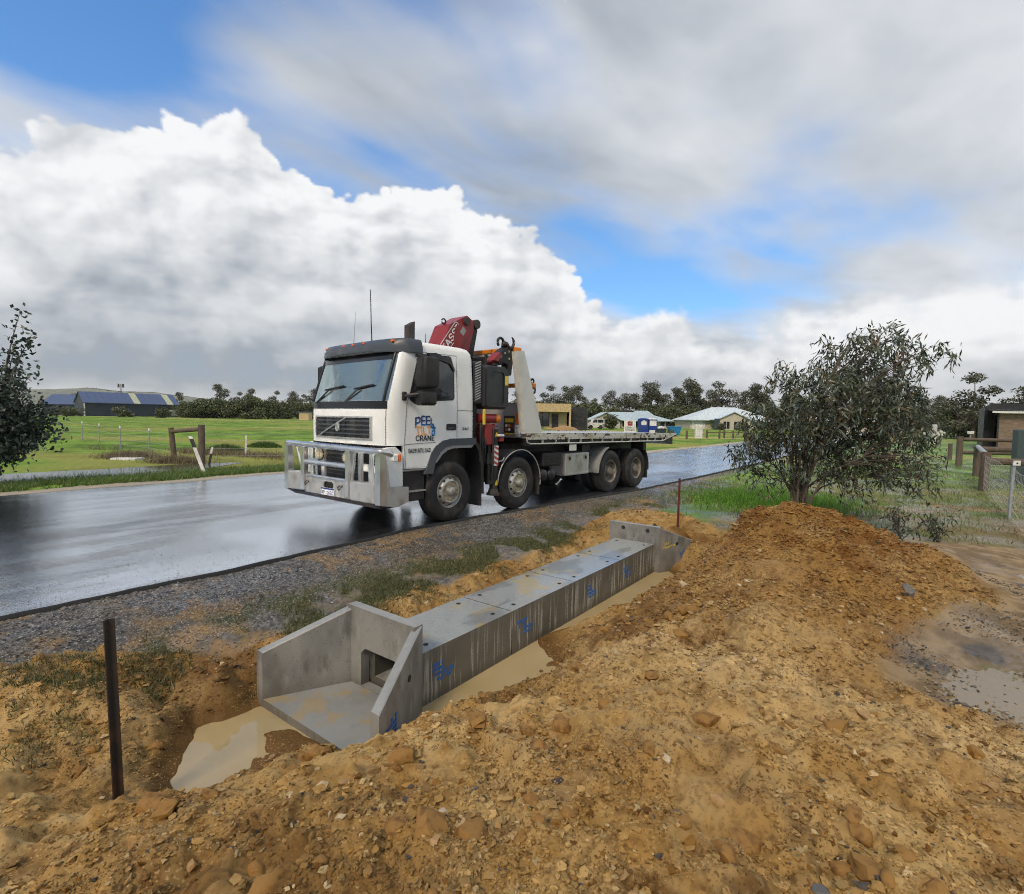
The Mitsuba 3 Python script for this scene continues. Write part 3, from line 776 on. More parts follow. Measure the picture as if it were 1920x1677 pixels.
M('crane_red', base_color=grime((.25, .022, .025), (.12, .02, .02), .6, 5), roughness=.35)
M('amber', base_color=grime((.62, .20, .02), (.30, .10, .02), .7, 8), roughness=.3)
M('orange_lens', base_color=(.70, .15, .02), roughness=.15)
M('red_lens', base_color=(.55, .03, .02), roughness=.2)
M('yellow_plate', base_color=(.72, .52, .04), roughness=.45)
M('sign_white', base_color=(.72, .73, .74), roughness=.45)
M('cream_lens', base_color=(.62, .55, .38), roughness=.16, specular=.6)
M('text_black', base_color=(.012, .012, .018), roughness=.4)
M('text_blue', base_color=proc(lambda p, n, uv: pmix((.004, .03, .16), (.02, .20, .50), pss(1.53, 1.80, 3.33 - p.z))), roughness=.4)
M('text_orange', base_color=(.78, .36, .06), roughness=.4)
M('plate_blue', base_color=(.02, .05, .22), roughness=.4)
M('chrome', base_color=(.7, .7, .7), roughness=.15, metallic=.9)
M('interior_dark', base_color=(.03, .032, .036), roughness=.8)
M('tinted_glass', base_color=(.012, .014, .017), roughness=.03, specular=.9)
scene['windscreen_glass'] = {'type': 'thindielectric', 'int_ior': 2.7, 'specular_reflectance': {'type': 'rgb', 'value': [.80, .98, 1.0]}}
M('steel_dark', base_color=grime((.05, .045, .045), (.12, .07, .045), .7, 10), roughness=.5, metallic=.3)
M('nut_brass', base_color=(.34, .29, .12), roughness=.4, metallic=.4)
M('panel_grey', base_color=grime((.30, .31, .33), (.20, .19, .18), .6, 4), roughness=.5)

TK = thing('crane_truck', 'white eight-wheeled tilt tray truck with red folded crane parked on the wet road', 'truck')


_last = {}


def P_(name, mesh, mat, smooth=False, **kw):
    """a part of the truck; 'mirror__arm' goes to the mirror made last"""
    head, _, tail = name.partition('__')
    k = put(TK + '__' + (_last.get(head, head) + '__' + tail if tail else head), mesh, mat, smooth, xf=tw, **kw)
    if not tail:
        _last[head] = k[len(TK) + 2:]
    return k


SEC = [(1.345, -1.39, -1.03, 0, .575, 3.4), (1.60, -1.40, -1.03, 0, .575, 3.4), (1.90, -1.395, -1.02, 0, .575, 3.4), (2.05, -1.385, -1.01, .004, .575, 3.6),
       (2.30, -1.30, -.95, .010, .572, 3.8), (2.58, -1.205, -.875, .022, .566, 4.0), (2.84, -1.115, -.80, .035, .56, 4.2), (2.95, -1.06, -.75, .055, .545, 4.0),
       (3.015, -.99, -.69, .095, .50, 3.6), (3.05, -.88, -.6, .17, .42, 3.2), (3.062, -.6, -.4, .32, .25, 3.0)]
_sz = np.array([q[0] for q in SEC]); _sv = np.array([q[1:] for q in SEC])


def secv(z):
    return [np.interp(z, _sz, _sv[:, k]) for k in range(5)]


def sfront(o, z, d=0.0):
    sf, sc, e, sr, n = secv(z)
    x = np.clip(np.abs(o - 1.22) / (1.22 - e), 0, .9995)
    return sc - (sc - sf) * (1 - x ** n) ** (1 / n) - d


NX = np.array([-1, -.999, -.99, -.965, -.93, -.88, -.8, -.68, -.52, -.3, 0, .3, .52, .68, .8, .88, .93, .965, .99, .999, 1])


def ring(z):
    sf, sc, e, sr, n = secv(z)
    h = 1.22 - e
    r = .10
    pts = []
    for k in range(5):
        a = math.radians(90 - 22.5 * k)
        pts.append((sr - r + r * math.cos(math.radians(22.5 * (4 - k))), e + r - r * math.sin(math.radians(22.5 * (4 - k)))) if False else (sr - r + r * math.cos(math.radians(-22.5 * k)), e + r + r * math.sin(math.radians(-22.5 * k))))
    for t in (.25, .5, .75):
        pts.append((lerp(sr - r, sc, t), e))
    for x in NX:
        pts.append((sc - (sc - sf) * (1 - abs(x) ** n) ** (1 / n), 1.22 + h * x))
    for t in (.75, .5, .25):
        pts.append((lerp(sr - r, sc, t), 2.44 - e))
    for k in range(5):
        pts.append((sr - r + r * math.cos(math.radians(22.5 * (4 - k))), 2.44 - e - r + r * math.sin(math.radians(22.5 * (4 - k)))))
    return np.array(pts)


zl = np.array([1.345, 1.5, 1.7, 1.90, 2.05, 2.18, 2.30, 2.44, 2.58, 2.72, 2.84, 2.95, 3.015, 3.05, 3.062])
RG = [ring(z) for z in zl]
NP = len(RG[0])
cv = np.vstack([np.column_stack([r_, np.full(NP, z)]) for r_, z in zip(RG, zl)])
cq, wq = [], []
i0 = 8
for a in range(len(zl) - 1):
    for b in range(NP):
        b2 = (b + 1) % NP
        q = [a * NP + b, (a + 1) * NP + b, (a + 1) * NP + b2, a * NP + b2]
        front = i0 + 4 <= b < i0 + len(NX) - 5
        (wq if (front and zl[a] >= 2.05 - 1e-6 and zl[a + 1] <= 2.84 + 1e-6) else cq).append(q)
cf = tri(np.array(cq))
ctop = np.vstack([cv, [[0, 1.22, 3.066]]])
ft = np.array([[len(cv), (len(zl) - 1) * NP + (b + 1) % NP, (len(zl) - 1) * NP + b] for b in range(NP)])
cab = trimesh.Trimesh(ctop, np.vstack([cf, ft]), process=False)
P_('cab', cab, 'cab_white', 35)
wf = tri(np.array(wq)); u, inv = np.unique(wf, return_inverse=True)
P_('windshield', trimesh.Trimesh(cv[u], inv.reshape(-1, 3), process=False), 'windscreen_glass', True)
# lower cab sides (doors run below the front panel)
for oo, w in ((0, 1), (2.44, -1)):
    lo, hi = sorted((oo + .001 * w, oo + .05 * w))
    P_('cab__sill', prism([(-1.03, 1.36), (-1.0, .975), (-.56, .96), (-.50, 1.08), (-.42, 1.24), (-.28, 1.36)], lo, hi), 'cab_white')
# interior
iv = box(-.72, .5, .07, 2.37, 1.40, 2.93)
iv.update_faces(iv.face_normals[:, 0] > -.5)
P_('cab__lining', iv, 'interior_dark')
P_('cab__dashboard', [box(-1.22, -.78, .12, 2.32, 1.75, 2.02, .05), box(-.98, -.85, 1.3, 2.2, 2.0, 2.10, .03)], 'interior_dark')
stw = tube([(.0 + .21 * math.cos(t) * .5, .21 * math.sin(t), .21 * math.cos(t) * .85) for t in np.linspace(0, 2 * PI, 25)], .015, 6)
P_('cab__steering_wheel', moved(stw, (-.74, 1.75, 2.14)), 'truck_black')
for oo in (.62, 1.78):
    P_('cab__seat', [box(-.35, .15, oo - .25, oo + .25, 1.55, 1.75, .06), box(.05, .22, oo - .24, oo + .24, 1.7, 2.35, .06), box(.1, .2, oo - .13, oo + .13, 2.36, 2.55, .04)], 'interior_dark')


def fpatch(o0, o1, z0, z1, d0, d1, nx=12, nz=4):
    """slab that follows the cab front, from d0 to d1 outside it"""
    os_, zs_ = np.linspace(o0, o1, nx), np.linspace(z0, z1, nz)
    O, Z = np.meshgrid(os_, zs_, indexing='ij')
    A = np.stack([sfront(O, Z, d1), O, Z], -1).reshape(-1, 3)
    B = np.stack([sfront(O, Z, d0), O, Z], -1).reshape(-1, 3)
    i, j = np.meshgrid(np.arange(nx - 1), np.arange(nz - 1), indexing='ij')
    q = np.stack([i * nz + j, i * nz + j + 1, (i + 1) * nz + j + 1, (i + 1) * nz + j], -1).reshape(-1, 4)
    edge = [(k, 0) for k in range(nx)] + [(nx - 1, k) for k in range(1, nz)] + [(k, nz - 1) for k in range(nx - 2, -1, -1)] + [(0, k) for k in range(nz - 2, 0, -1)]
    id_ = np.array([a * nz + b for a, b in edge])
    nxt = np.roll(id_, -1)
    N = nx * nz
    m = trimesh.Trimesh(np.vstack([A, B]), np.vstack([tri(q)[:, ::-1], tri(q) + N, tri(np.stack([id_, nxt, nxt + N, id_ + N], -1))]), process=False)
    return m


# black cowl under the glass, pillars, seams
P_('windshield__cowl', fpatch(.10, 2.34, 1.925, 2.048, -.004, .008, 28), 'truck_black_gloss', 40)
for oo in (.155, 2.285):
    zz = np.linspace(2.05, 2.84, 9)
    P_('windshield__seal', tube(np.column_stack([sfront(np.full(9, oo), zz, .004) if False else sfront(lerp(oo, 1.22, .0) + (zz - 2.05) * (.02 if oo < 1 else -.02), zz, .004), oo + (zz - 2.05) * (.02 if oo < 1 else -.02), zz]), .022, 6), 'truck_black_gloss', True)
P_('windshield__shade_band', fpatch(.16, 2.28, 2.72, 2.845, .003, .006, 28), 'truck_black_gloss', 40)
for oo in (.115, 2.325):
    P_('cab__seam', fpatch(oo - .004, oo + .004, 1.36, 1.92, .0, .0015, 2), 'hole_dark')
# grille
G = P_('grille', fpatch(.40, 2.04, 1.45, 1.775, .0, .006, 20), 'truck_black')
for a in ((.36, 2.08, 1.775, 1.80), (.36, 2.08, 1.425, 1.45)):
    P_('grille__trim', fpatch(*a, 0, .022, 20), 'dull_aluminium', 40)
for a in ((.36, .40, 1.45, 1.775), (2.04, 2.08, 1.45, 1.775)):
    P_('grille__trim', fpatch(*a, 0, .022, 4), 'dull_aluminium', 40)
for k in range(4):
    z = 1.50 + k * .072
    P_('grille__slat', fpatch(.40, 2.04, z, z + .022, .006, .024, 20, 2), 'trim_grey', 40)
for k in range(4):
    o = .73 + k * .327
    P_('grille__bar', fpatch(o, o + .014, 1.45, 1.775, .006, .018, 2), 'truck_black')
tt = np.linspace(0, 1, 14)
od, zd_ = lerp(1.90, 1.02, tt), lerp(1.455, 1.775, tt)
P_('grille__diagonal_bar', tube(np.column_stack([sfront(od, zd_, .03), od, zd_]), .014, 6), 'chrome', True)
em = tube([(float(sfront(1.25, 1.615, .042)), 1.25 + .055 * math.cos(t), 1.615 + .062 * math.sin(t)) for t in np.linspace(0, 2 * PI, 21)], .012, 6)
P_('grille__emblem', [em, box(float(sfront(1.25, 1.6, .05)), float(sfront(1.25, 1.6, .0)), 1.20, 1.30, 1.555, 1.675, .02), box(float(sfront(1.25, 1.6, .056)), float(sfront(1.25, 1.6, .04)), 1.225, 1.275, 1.60, 1.63, .004)], 'chrome', 40)

# sun visor with its marker lamps
prof = [(.0, 3.062, .0), (.055, 3.05, 0), (.10, 3.0, 0), (.112, 2.95, 0), (.135, 2.945, 0), (.145, 2.845, 0), (.132, 2.83, 0), (.11, 2.90, 0), (.02, 2.90, 0)]
vx = np.concatenate([[-1, -1, -1], NX[1:-1], [1, 1, 1]])
vt = np.concatenate([[.0, .33, .66], np.ones(len(NX) - 2), [.66, .33, .0]])
sf, sc, e, sr, n = secv(2.95)
rows = []
for x, t in zip(vx, vt):
    xx = min(abs(x), .9995)
    bs = sc - (sc - sf) * (1 - xx ** n) ** (1 / n) if abs(x) < 1 else sc
    bs = lerp(-.66, sc, t) if abs(x) == 1 else bs
    bo = 1.22 + (1.22 - e) * x
    nrm = np.array([-(1 - xx ** 3) if abs(x) < 1 else 0, np.sign(x) * xx ** 3 if abs(x) < 1 else np.sign(x)])
    nrm = nrm / (np.linalg.norm(nrm) + 1e-9)
    low = -.025 * max(0, 1 - (abs(x) / .7) ** 4) * (1 if abs(x) < .7 else 0)
    rows.append([(bs + nrm[0] * d * (1.15 if abs(x) < .9 else .55), bo + nrm[1] * d * .5, z - (low if z < 2.95 else 0)) for d, z, _ in prof])
rv = np.array(rows); a_, b_ = rv.shape[:2]
i, j = np.meshgrid(np.arange(a_ - 1), np.arange(b_), indexing='ij')
q = np.stack([i * b_ + j, i * b_ + (j + 1) % b_, (i + 1) * b_ + (j + 1) % b_, (i + 1) * b_ + j], -1).reshape(-1, 4)
P_('sun_visor', trimesh.Trimesh(rv.reshape(-1, 3), np.vstack([tri(q), [[0, k + 1, k] for k in range(1, b_ - 1)], [[(a_ - 1) * b_, (a_ - 1) * b_ + k, (a_ - 1) * b_ + k + 1] for k in range(1, b_ - 1)]]), process=False), 'trim_grey', 40)
for oo in (2.15, 1.52, 1.22, .90, .22):
    sx = float(sfront(oo, 2.95, .10 if 0.3 < oo < 2.1 else .085))
    P_('sun_visor__marker_lamp', box(sx - .025, sx + .05, oo - .034, oo + .034, 2.99, 3.025, .012), 'orange_lens')
# wipers
for oa, ob in ((2.05, 1.25), (1.10, .42)):
    P_('wiper', [tube([(float(sfront(oa, 2.06, .02)), oa, 2.03), (float(sfront(lerp(oa, ob, .5), 2.24, .035)), lerp(oa, ob, .48), 2.25)], .014, 6),
                 tube([(float(sfront(x, 2.25 + .01 * k, .022)), x, 2.25 + .012 * k) for k, x in enumerate(np.linspace(lerp(oa, ob, .28), ob, 6))], .015, 6)], 'truck_black')
# aerials and exhaust
P_('aerial', tube([(-.95, .98, 3.06), (-.95, .985, 3.12), (-.97, 1.0, 3.95)], [.016, .009, .007], 6), 'truck_black', label='tall black whip aerial on the cab roof')
P_('aerial', tube([(-1.0, 1.46, 3.05), (-1.0, 1.44, 3.2), (-1.02, 1.36, 3.62)], [.012, .006, .003], 6), 'chrome', label='thin pale aerial on the cab roof')
P_('aerial', tube([(-.3, .35, 3.05), (-.3, .35, 3.12), (-.3, .35, 3.24)], [.014, .006, .004], 6), 'truck_black', label='short black aerial on the cab roof')
P_('exhaust_stack', [hull([(s_, o_, z) for s_, o_ in ((-.36, .74), (-.22, .74), (-.36, .86), (-.22, .86)) for z in (2.9,)] + [(-.36, .74, 3.40), (-.22, .74, 3.50), (-.36, .86, 3.42), (-.22, .86, 3.50)])], 'steel_dark')

# door: window, handle, seams, lettering
def sideplate(poly, d0, d1, oo=0.0, w=1):
    m = prism(poly, 0, 1)
    v = np.asarray(m.vertices)
    e = np.interp(v[:, 2], _sz, _sv[:, 2])
    v[:, 1] = e - lerp(d0, d1, 1 - v[:, 1])
    if w < 0:
        v[:, 1] = 2.44 - v[:, 1]; m.vertices = v; m.invert(); return m
    m.vertices = v
    return m


def roundpoly(P, r, n=4):
    from shapely.geometry import Polygon
    return list(Polygon(P).buffer(-r).buffer(r, quad_segs=n).exterior.coords)[:-1]


win = roundpoly([(-.90, 2.10), (-.70, 2.815), (-.02, 2.835), (.04, 2.62), (.04, 2.13), (-.5, 2.09), (-.78, 2.04)], .06)
win2 = roundpoly([(-.93, 2.085), (-.715, 2.835), (0, 2.86), (.065, 2.63), (.065, 2.105), (-.5, 2.065), (-.80, 2.01)], .06)
for w in (1, -1):
    d = P_('door', sideplate([(-.965, 1.99), (-.66, 2.86), (.125, 2.875), (.13, 1.45), (-.25, 1.40), (-.46, 1.2), (-.55, .99), (-.985, .99), (-1.005, 1.38)], .0, .003, w=w), 'cab_white')
    P_('door__window_seal', sideplate(win2, .003, .006, w=w), 'truck_black')
    P_('door__window', sideplate(win, .006, .009, w=w), 'tinted_glass')
    P_('door__handle', sideplate(roundpoly([(-.12, 1.585), (-.12, 1.695), (.105, 1.695), (.105, 1.585)], .02), .003, .010, w=w), 'truck_black')
    P_('door__wind_deflector', sideplate([(-.55, 2.86), (-.35, 2.88), (-.02, 2.80), (.06, 2.62), (.045, 2.60), (-.05, 2.72), (-.5, 2.82)], .009, .035, w=w), 'truck_black_gloss')
    for line in ([(-.985, .985), (-1.008, 1.38), (-.968, 1.99), (-.66, 2.862), (.128, 2.878), (.133, 1.45)], [(.133, 1.93), (.572, 1.93)], [(-1.0, 1.362), (-.36, 1.385)]):
        line = np.array(line)
        nn = np.repeat(line, 2, 0)
        e = np.interp(line[:, 1], _sz, _sv[:, 2])
        oo = e - .0025
        pts = np.column_stack([line[:, 0], oo if w > 0 else 2.44 - oo, line[:, 1]])
        pts = np.vstack([np.linspace(a, b, 7) for a, b in zip(pts[:-1], pts[1:])])
        ee = np.interp(pts[:, 2], _sz, _sv[:, 2])
        pts[:, 1] = ee - .002 if w > 0 else 2.44 - ee + .002
        P_('door__seam', tube(pts, .0042, 4), 'hole_dark')
P_('door__handle_pull', sideplate(roundpoly([(-.10, 1.61), (-.10, 1.64), (.06, 1.64), (.06, 1.61)], .01), .010, .014), 'trim_grey')


def side_text(txt, s0, z0, h, mat, width=None, bold=True, shear=0, stretch=None, warp=None, o=-.0042, parent='door__lettering', rows=None):
    m = meshkit.text_mesh(txt, h, .003, bold)
    v = np.asarray(m.vertices).copy()
    if width:
        v[:, 0] = (v[:, 0] - v[:, 0].min()) * width / (v[:, 0].max() - v[:, 0].min())
    if warp:
        v[:, 0], v[:, 1] = warp(v[:, 0], v[:, 1])
    v2 = np.column_stack([s0 + v[:, 0] + shear * v[:, 1], o - v[:, 2], z0 + v[:, 1]])
    m.vertices = v2
    return P_(parent, m, mat)


for k, ch in enumerate('PEEL'):
    h = (.165, .155, .15, .165)[k]
    side_text(ch, -.80 + (0, .125, .225, .325)[k], (1.625, 1.668, 1.672, 1.628)[k], h, 'text_blue', (.115, .092, .092, .085)[k], warp=(lambda x, y: (x, y + .25 * x)) if k == 0 else (lambda x, y: (x, y - .22 * x)) if k == 3 else None)
loop = [(-.425, -.006, 1.70), (-.42, -.006, 1.66), (-.395, -.006, 1.63), (-.40, -.006, 1.60), (-.44, -.006, 1.575), (-.445, -.006, 1.53), (-.415, -.006, 1.505), (-.385, -.006, 1.53), (-.385, -.006, 1.57), (-.41, -.006, 1.60), (-.37, -.006, 1.632)]
P_('door__lettering', tube(loop, .016, 6), 'text_blue')
for k, ch in enumerate('TILT'):
    side_text(ch, -.775 + (0, .095, .15, .235)[k], (1.500, 1.504, 1.511, 1.530)[k], (.155, .145, .135, .12)[k] * .95, 'text_orange', (.088, .042, .075, .085)[k], warp=lambda x, y: (x - .12 * y, y + .1 * x))
side_text('CRANE', -.785, 1.415, .087, 'text_black', .395)
side_text('0429 871 143', -.93, 1.225, .066, 'text_black', .46)
m = side_text('340', .25, 1.585, .05, 'trim_grey', .15, shear=.25, parent='cab__lettering')

# wheel arch trim
arc_o = [(-.60, .86), (-.545, .98), (-.46, 1.2), (-.36, 1.32), (-.2, 1.405), (-.02, 1.44), (.60, 1.445)]
arc_i = [(.60, 1.325), (.02, 1.325), (-.14, 1.29), (-.26, 1.215), (-.36, 1.06), (-.42, .86)]
arc_c = [(.56, 1.325), (.02, 1.325), (-.14, 1.29), (-.26, 1.215), (-.36, 1.06), (-.33, 1.03), (-.2, 1.17), (-.08, 1.24), (.04, 1.27), (.50, 1.27)]
for w in (0, 1):
    f = lambda a, b: tuple(sorted((a, b) if w == 0 else (2.44 - a, 2.44 - b)))
    P_('wheel_arch', prism(arc_o + arc_i, *f(-.02, .06)), 'trim_grey')
    P_('wheel_arch__inner_trim', prism(arc_c, *f(.0, .05)), 'panel_grey')
    P_('wheel_arch__liner', [box(-.46, .62, *f(.3, .36), .8, 1.34), box(-.42, .62, *f(.06, .32), 1.27, 1.325), box(-.5, -.44, *f(.06, .32), .6, 1.2)], 'truck_black')
    P_('wheel_arch__rear_guard', prism([(.60, 1.33), (.68, 1.2), (.74, .95), (.78, .40), (.84, .40), (.82, .9), (.78, 1.18), (.66, 1.36)], *f(.0, .34)), 'truck_black')
    P_('wheel_arch__mudflap', box(.775, .795, *f(.02, .36), .17, .42), 'truck_black')
    P_('entry_step', [box(-1.02, -.53, *f(.06, .34), .42, .96, .02)], 'truck_black')
    P_('entry_step__tread', [box(-.98, -.56, *f(-.005, .2), .585, .605), box(-1.02, -.55, *f(.02, .08), .925, .958, .01)], 'dull_aluminium')
    P_('bumper__corner', prism([(-1.36, .70), (-1.36, 1.31), (-1.18, 1.33), (-1.045, 1.22), (-1.035, .70)], *f(.0, .10)), 'cab_white')
    P_('bumper__corner_plate', prism([(-1.40, .695), (-1.40, .42), (-1.15, .42), (-1.05, .50), (-1.035, .695)], *f(-.004, .10)), 'dull_aluminium')
    P_('bumper__indicator_housing', box(-1.25, -1.14, *f(-.03, .02), 1.10, 1.215, .015), 'cab_white')
    P_('bumper__indicator', box(-1.138, -1.09, *f(-.04, .02), 1.10, 1.215, .014), 'orange_lens')
# front bumper behind the bull bar
P_('bumper', [fpatch(.03, .72, 1.345, 1.3451, 0, .001, 2, 2)] + [trimesh.Trimesh(m.vertices - [0, 0, dz], m.faces, process=False) for m, dz in ((fpatch(.02, .70, 1.345, 1.875, -.03, .01, 12), .60), (fpatch(1.74, 2.42, 1.345, 1.875, -.03, .01, 12), .60), (fpatch(.02, 2.42, 1.345, 1.64, -.03, .012, 24), .90))], 'cab_white', 40)
P_('bumper__radiator', [box(-1.36, -1.2, .70, 1.74, .74, 1.34), box(-1.3, -1.1, .1, 2.3, 1.24, 1.345)], 'truck_black')
for k in range(6):
    P_('bumper__radiator_slat', box(-1.375, -1.36, .72, 1.72, .80 + k * .07, .815 + k * .07), 'trim_grey')
for w in (0, 1):
    f = lambda a, b: tuple(sorted((a, b) if w == 0 else (2.44 - a, 2.44 - b)))
    for (a, b, z0, z1) in ((.42, .62, 1.04, 1.27), (.16, .30, 1.02, 1.25), (.44, .58, .74, .92), (.2, .32, .74, .90)):
        aa, bb = f(a, b)
        m = fpatch(aa, bb, z0 + .6, z1 + .6, .008, .018, 4); m.vertices = np.asarray(m.vertices) - [0, 0, .6]
        P_('bumper__headlight', m, 'truck_black_gloss', 30)

# bull bar: bent aluminium, a touch further forward on its far end
def skew(m):
    if isinstance(m, list):
        m = trimesh.util.concatenate(m)
    m = m.copy(); v = np.asarray(m.vertices).copy()
    v[:, 0] -= .05 * (v[:, 1] - 1.2)
    m.vertices = v
    return m


BB_ = lambda name, m, mat='polished_aluminium', sm=False, **k: P_('bull_bar' + name, skew(m), mat, sm, **k)
BB_('', tube([(-1.42, -.13, 1.22), (-1.50, -.135, 1.255), (-1.58, -.12, 1.27), (-1.61, -.05, 1.275), (-1.61, 1.2, 1.29), (-1.61, 2.48, 1.305), (-1.58, 2.56, 1.30), (-1.50, 2.58, 1.28)], .05, 10), sm=True)
BB_('__rail', tube([(-1.61, .66, 1.0), (-1.61, 1.96, 1.0)], .042, 10), sm=True)
BB_('__rail', tube([(-1.60, .66, .765), (-1.60, 1.96, .765)], .026, 8), sm=True)
for oo in (.66, 1.97):
    BB_('__upright', box(-1.66, -1.56, oo - .055, oo + .055, .50, 1.27, .015))
for oo in (-.09, 2.52):
    BB_('__upright', hull([(s_, oo + d_, z) for z, s0, s1 in ((.46, -1.64, -1.50), (1.26, -1.64, -1.55)) for s_ in (s0, s1) for d_ in (-.06, .06)]))
for oo in (-.135, 2.575):
    BB_('__side_plate', prism([(-1.60, 1.24), (-1.54, 1.24), (-1.45, .73), (-1.10, .70), (-1.10, .47), (-1.30, .40), (-1.60, .45)], oo - .012, oo + .012), 'dull_aluminium')
BB_('__brace', tube([(-1.60, .36, .77), (-1.60, .36, 1.25)], .03, 8), sm=True)
BB_('__brace', tube([(-1.60, .05, .77), (-1.60, .13, 1.25)], .022, 8), sm=True)
BB_('__brace', tube([(-1.60, .60, .77), (-1.60, .52, 1.25)], .022, 8), sm=True)
BB_('__brace', tube([(-1.60, 2.02, .80), (-1.60, 2.24, 1.28)], .025, 8), sm=True)
slot = roundpoly([(1.12, .575), (1.12, .70), (1.40, .70), (1.40, .575)], .05)
BB_('__front_plate', frame_prism([(.66, .47), (1.98, .47), (1.98, .755), (.66, .755)], slot, -1.60, -1.585, 'x'), 'dull_aluminium')
BB_('__corner_box', box(-1.645, -1.45, -.03, .60, .47, .77, .012), 'dull_aluminium')
BB_('__corner_box', box(-1.645, -1.45, 2.03, 2.46, .49, .80, .012), 'dull_aluminium')
BB_('__lip', hull([(-1.61, -.10, .46), (-1.61, 2.54, .47), (-1.40, -.13, .46), (-1.40, 2.57, .46), (-1.52, .0, .375), (-1.52, 2.44, .39), (-1.25, -.02, .38), (-1.25, 2.46, .39)]), 'steel_dark')
for oo in (.86, 1.84):
    BB_('__shackle', tube([(-1.62, oo - .03, .67), (-1.66, oo - .04, .64), (-1.67, oo, .60), (-1.66, oo + .04, .64), (-1.62, oo + .03, .67)], .012, 6), 'truck_black')
BB_('__slot_back', box(-1.56, -1.555, 1.08, 1.44, .55, .73), 'hole_dark')
for oo, zz in ((1.66, 1.145), (.87, 1.125)):
    c = lathe([(0, .06), (.06, .055), (.095, .03), (.105, 0), (.11, -.03), (.07, -.09), (0, -.10)], 24)
    v = np.asarray(c.vertices); c.vertices = np.column_stack([-1.50 - v[:, 1], oo + v[:, 0], zz + v[:, 2]]); c.invert()
    BB_('__spotlight', c, 'cream_lens', 40)
    BB_('__spotlight_rim', tube([(-1.505, oo + .108 * math.cos(t), zz + .108 * math.sin(t)) for t in np.linspace(0, 2 * PI, 25)], .010, 6), 'truck_black', True)
    for k in range(4):
        BB_('__spotlight_rib', box(-1.562, -1.535, oo - .07, oo + .07, zz - .05 + k * .03, zz - .043 + k * .03), 'dull_aluminium')
    BB_('__spotlight_bracket', tube([(-1.5, oo, zz - .1), (-1.56, oo, 1.0)], .015, 6), 'truck_black')
BB_('__number_plate', box(-1.625, -1.612, 1.06, 1.44, .475, .60, .004), 'sign_white')
BB_('__number_plate_band', box(-1.6275, -1.6255, 1.062, 1.438, .572, .598), 'plate_blue')
for txt, o1 in (('KP', 1.42), ('163C', 1.27)):
    m = meshkit.text_mesh(txt, .058, .002, True); v = np.asarray(m.vertices)
    wv = {'KP': .09, '163C': .19}[txt]
    m.vertices = np.column_stack([-1.6255 - v[:, 2], o1 - v[:, 0] / v[:, 0].max() * wv, .492 + v[:, 1]])
    BB_('__number_plate_lettering', m, 'plate_blue')

# mirrors
for w in (0, 1):
    g = lambda m: m if w == 0 else (lambda q: (setattr(q, 'vertices', np.asarray(q.vertices) * [1, -1, 1] + [0, 2.44, 0]), q.invert(), q)[2])(m.copy())
    P_('mirror', g(hull([(s_, o_, z) for z, a in ((2.755, .05), (2.72, .0), (2.30, .0), (2.255, .05)) for s_, o_ in ((-.90 + a, -.15), (-.94 + a, -.34 + a * .5), (-.86, -.40 + a), (-.66 - a, -.42 + a), (-.63 - a, -.38 + a), (-.70 - a, -.13))])), 'truck_black', 50)
    P_('mirror__wide_glass_housing', g(hull([(s_, o_, z) for z, a in ((2.215, .03), (2.17, .0), (2.03, .0), (1.99, .03)) for s_, o_ in ((-.91 + a, -.15), (-.95 + a, -.33), (-.87, -.39 + a), (-.70 - a, -.41 + a), (-.67 - a, -.37), (-.72 - a, -.13))])), 'truck_black', 50)
    P_('mirror__arm', g(trimesh.util.concatenate([tube([(-1.02, -.01, 2.13), (-.94, -.20, 2.16), (-.78, -.28, 2.18)], .03, 8), tube([(-.76, .02, 2.80), (-.74, -.18, 2.78), (-.72, -.26, 2.72)], .024, 8), box(-1.06, -.98, -.03, .02, 2.06, 2.2, .012)])), 'truck_black', 40)
    P_('mirror__glass', g(hull([(s_, o_, z) for z in (2.32, 2.70) for s_, o_ in ((-.645, -.36), (-.68, -.16), (-.655, -.36), (-.70, -.16))])), 'chrome')

# wheels
def tyre_mesh(n=56):
    pr = [(.285, .04), (.30, .02), (.34, .005), (.42, -.002), (.475, .006), (.508, .03), (.524, .055), (.528, .06)]
    for g in (.095, .14, .185, .23):
        pr += [(.528, g - .008), (.517, g - .005), (.517, g + .005), (.528, g + .008)]
    pr += [(.528, .25), (.508, .28), (.42, .31), (.34, .30), (.285, .27)]
    return lathe(pr, n)


TYRE = tyre_mesh()
STEER_RIM = lathe([(.288, .27), (.288, .05), (.292, .028), (.284, .022), (.274, .03), (.270, .06), (.262, .065), (.246, .045), (.215, .005), (.20, -.008), (.185, -.012), (.175, -.006), (.17, .004), (.155, .006), (.085, .004), (.08, -.02), (.076, -.055), (.06, -.07), (.03, -.074), (0, -.074)], 56)
DRIVE_RIM = lathe([(.288, .27), (.288, .05), (.294, .028), (.284, .02), (.274, .03), (.268, .08), (.255, .12), (.25, .17), (.215, .20), (.15, .205), (.148, .13), (.13, .10), (.10, .09), (.095, .03), (.07, .02), (0, .02)], 56)


def to_wheel(m, s, o, side, spin=0.0):
    m = m.copy(); v = np.asarray(m.vertices).copy()
    c_, s_ = math.cos(spin), math.sin(spin)
    x, z = v[:, 0] * c_ - v[:, 2] * s_, v[:, 0] * s_ + v[:, 2] * c_
    v = np.column_stack([x, v[:, 1] * side, z])
    m.vertices = v + [s, o, .515]
    if side > 0:
        pass
    else:
        m.invert()
    return m


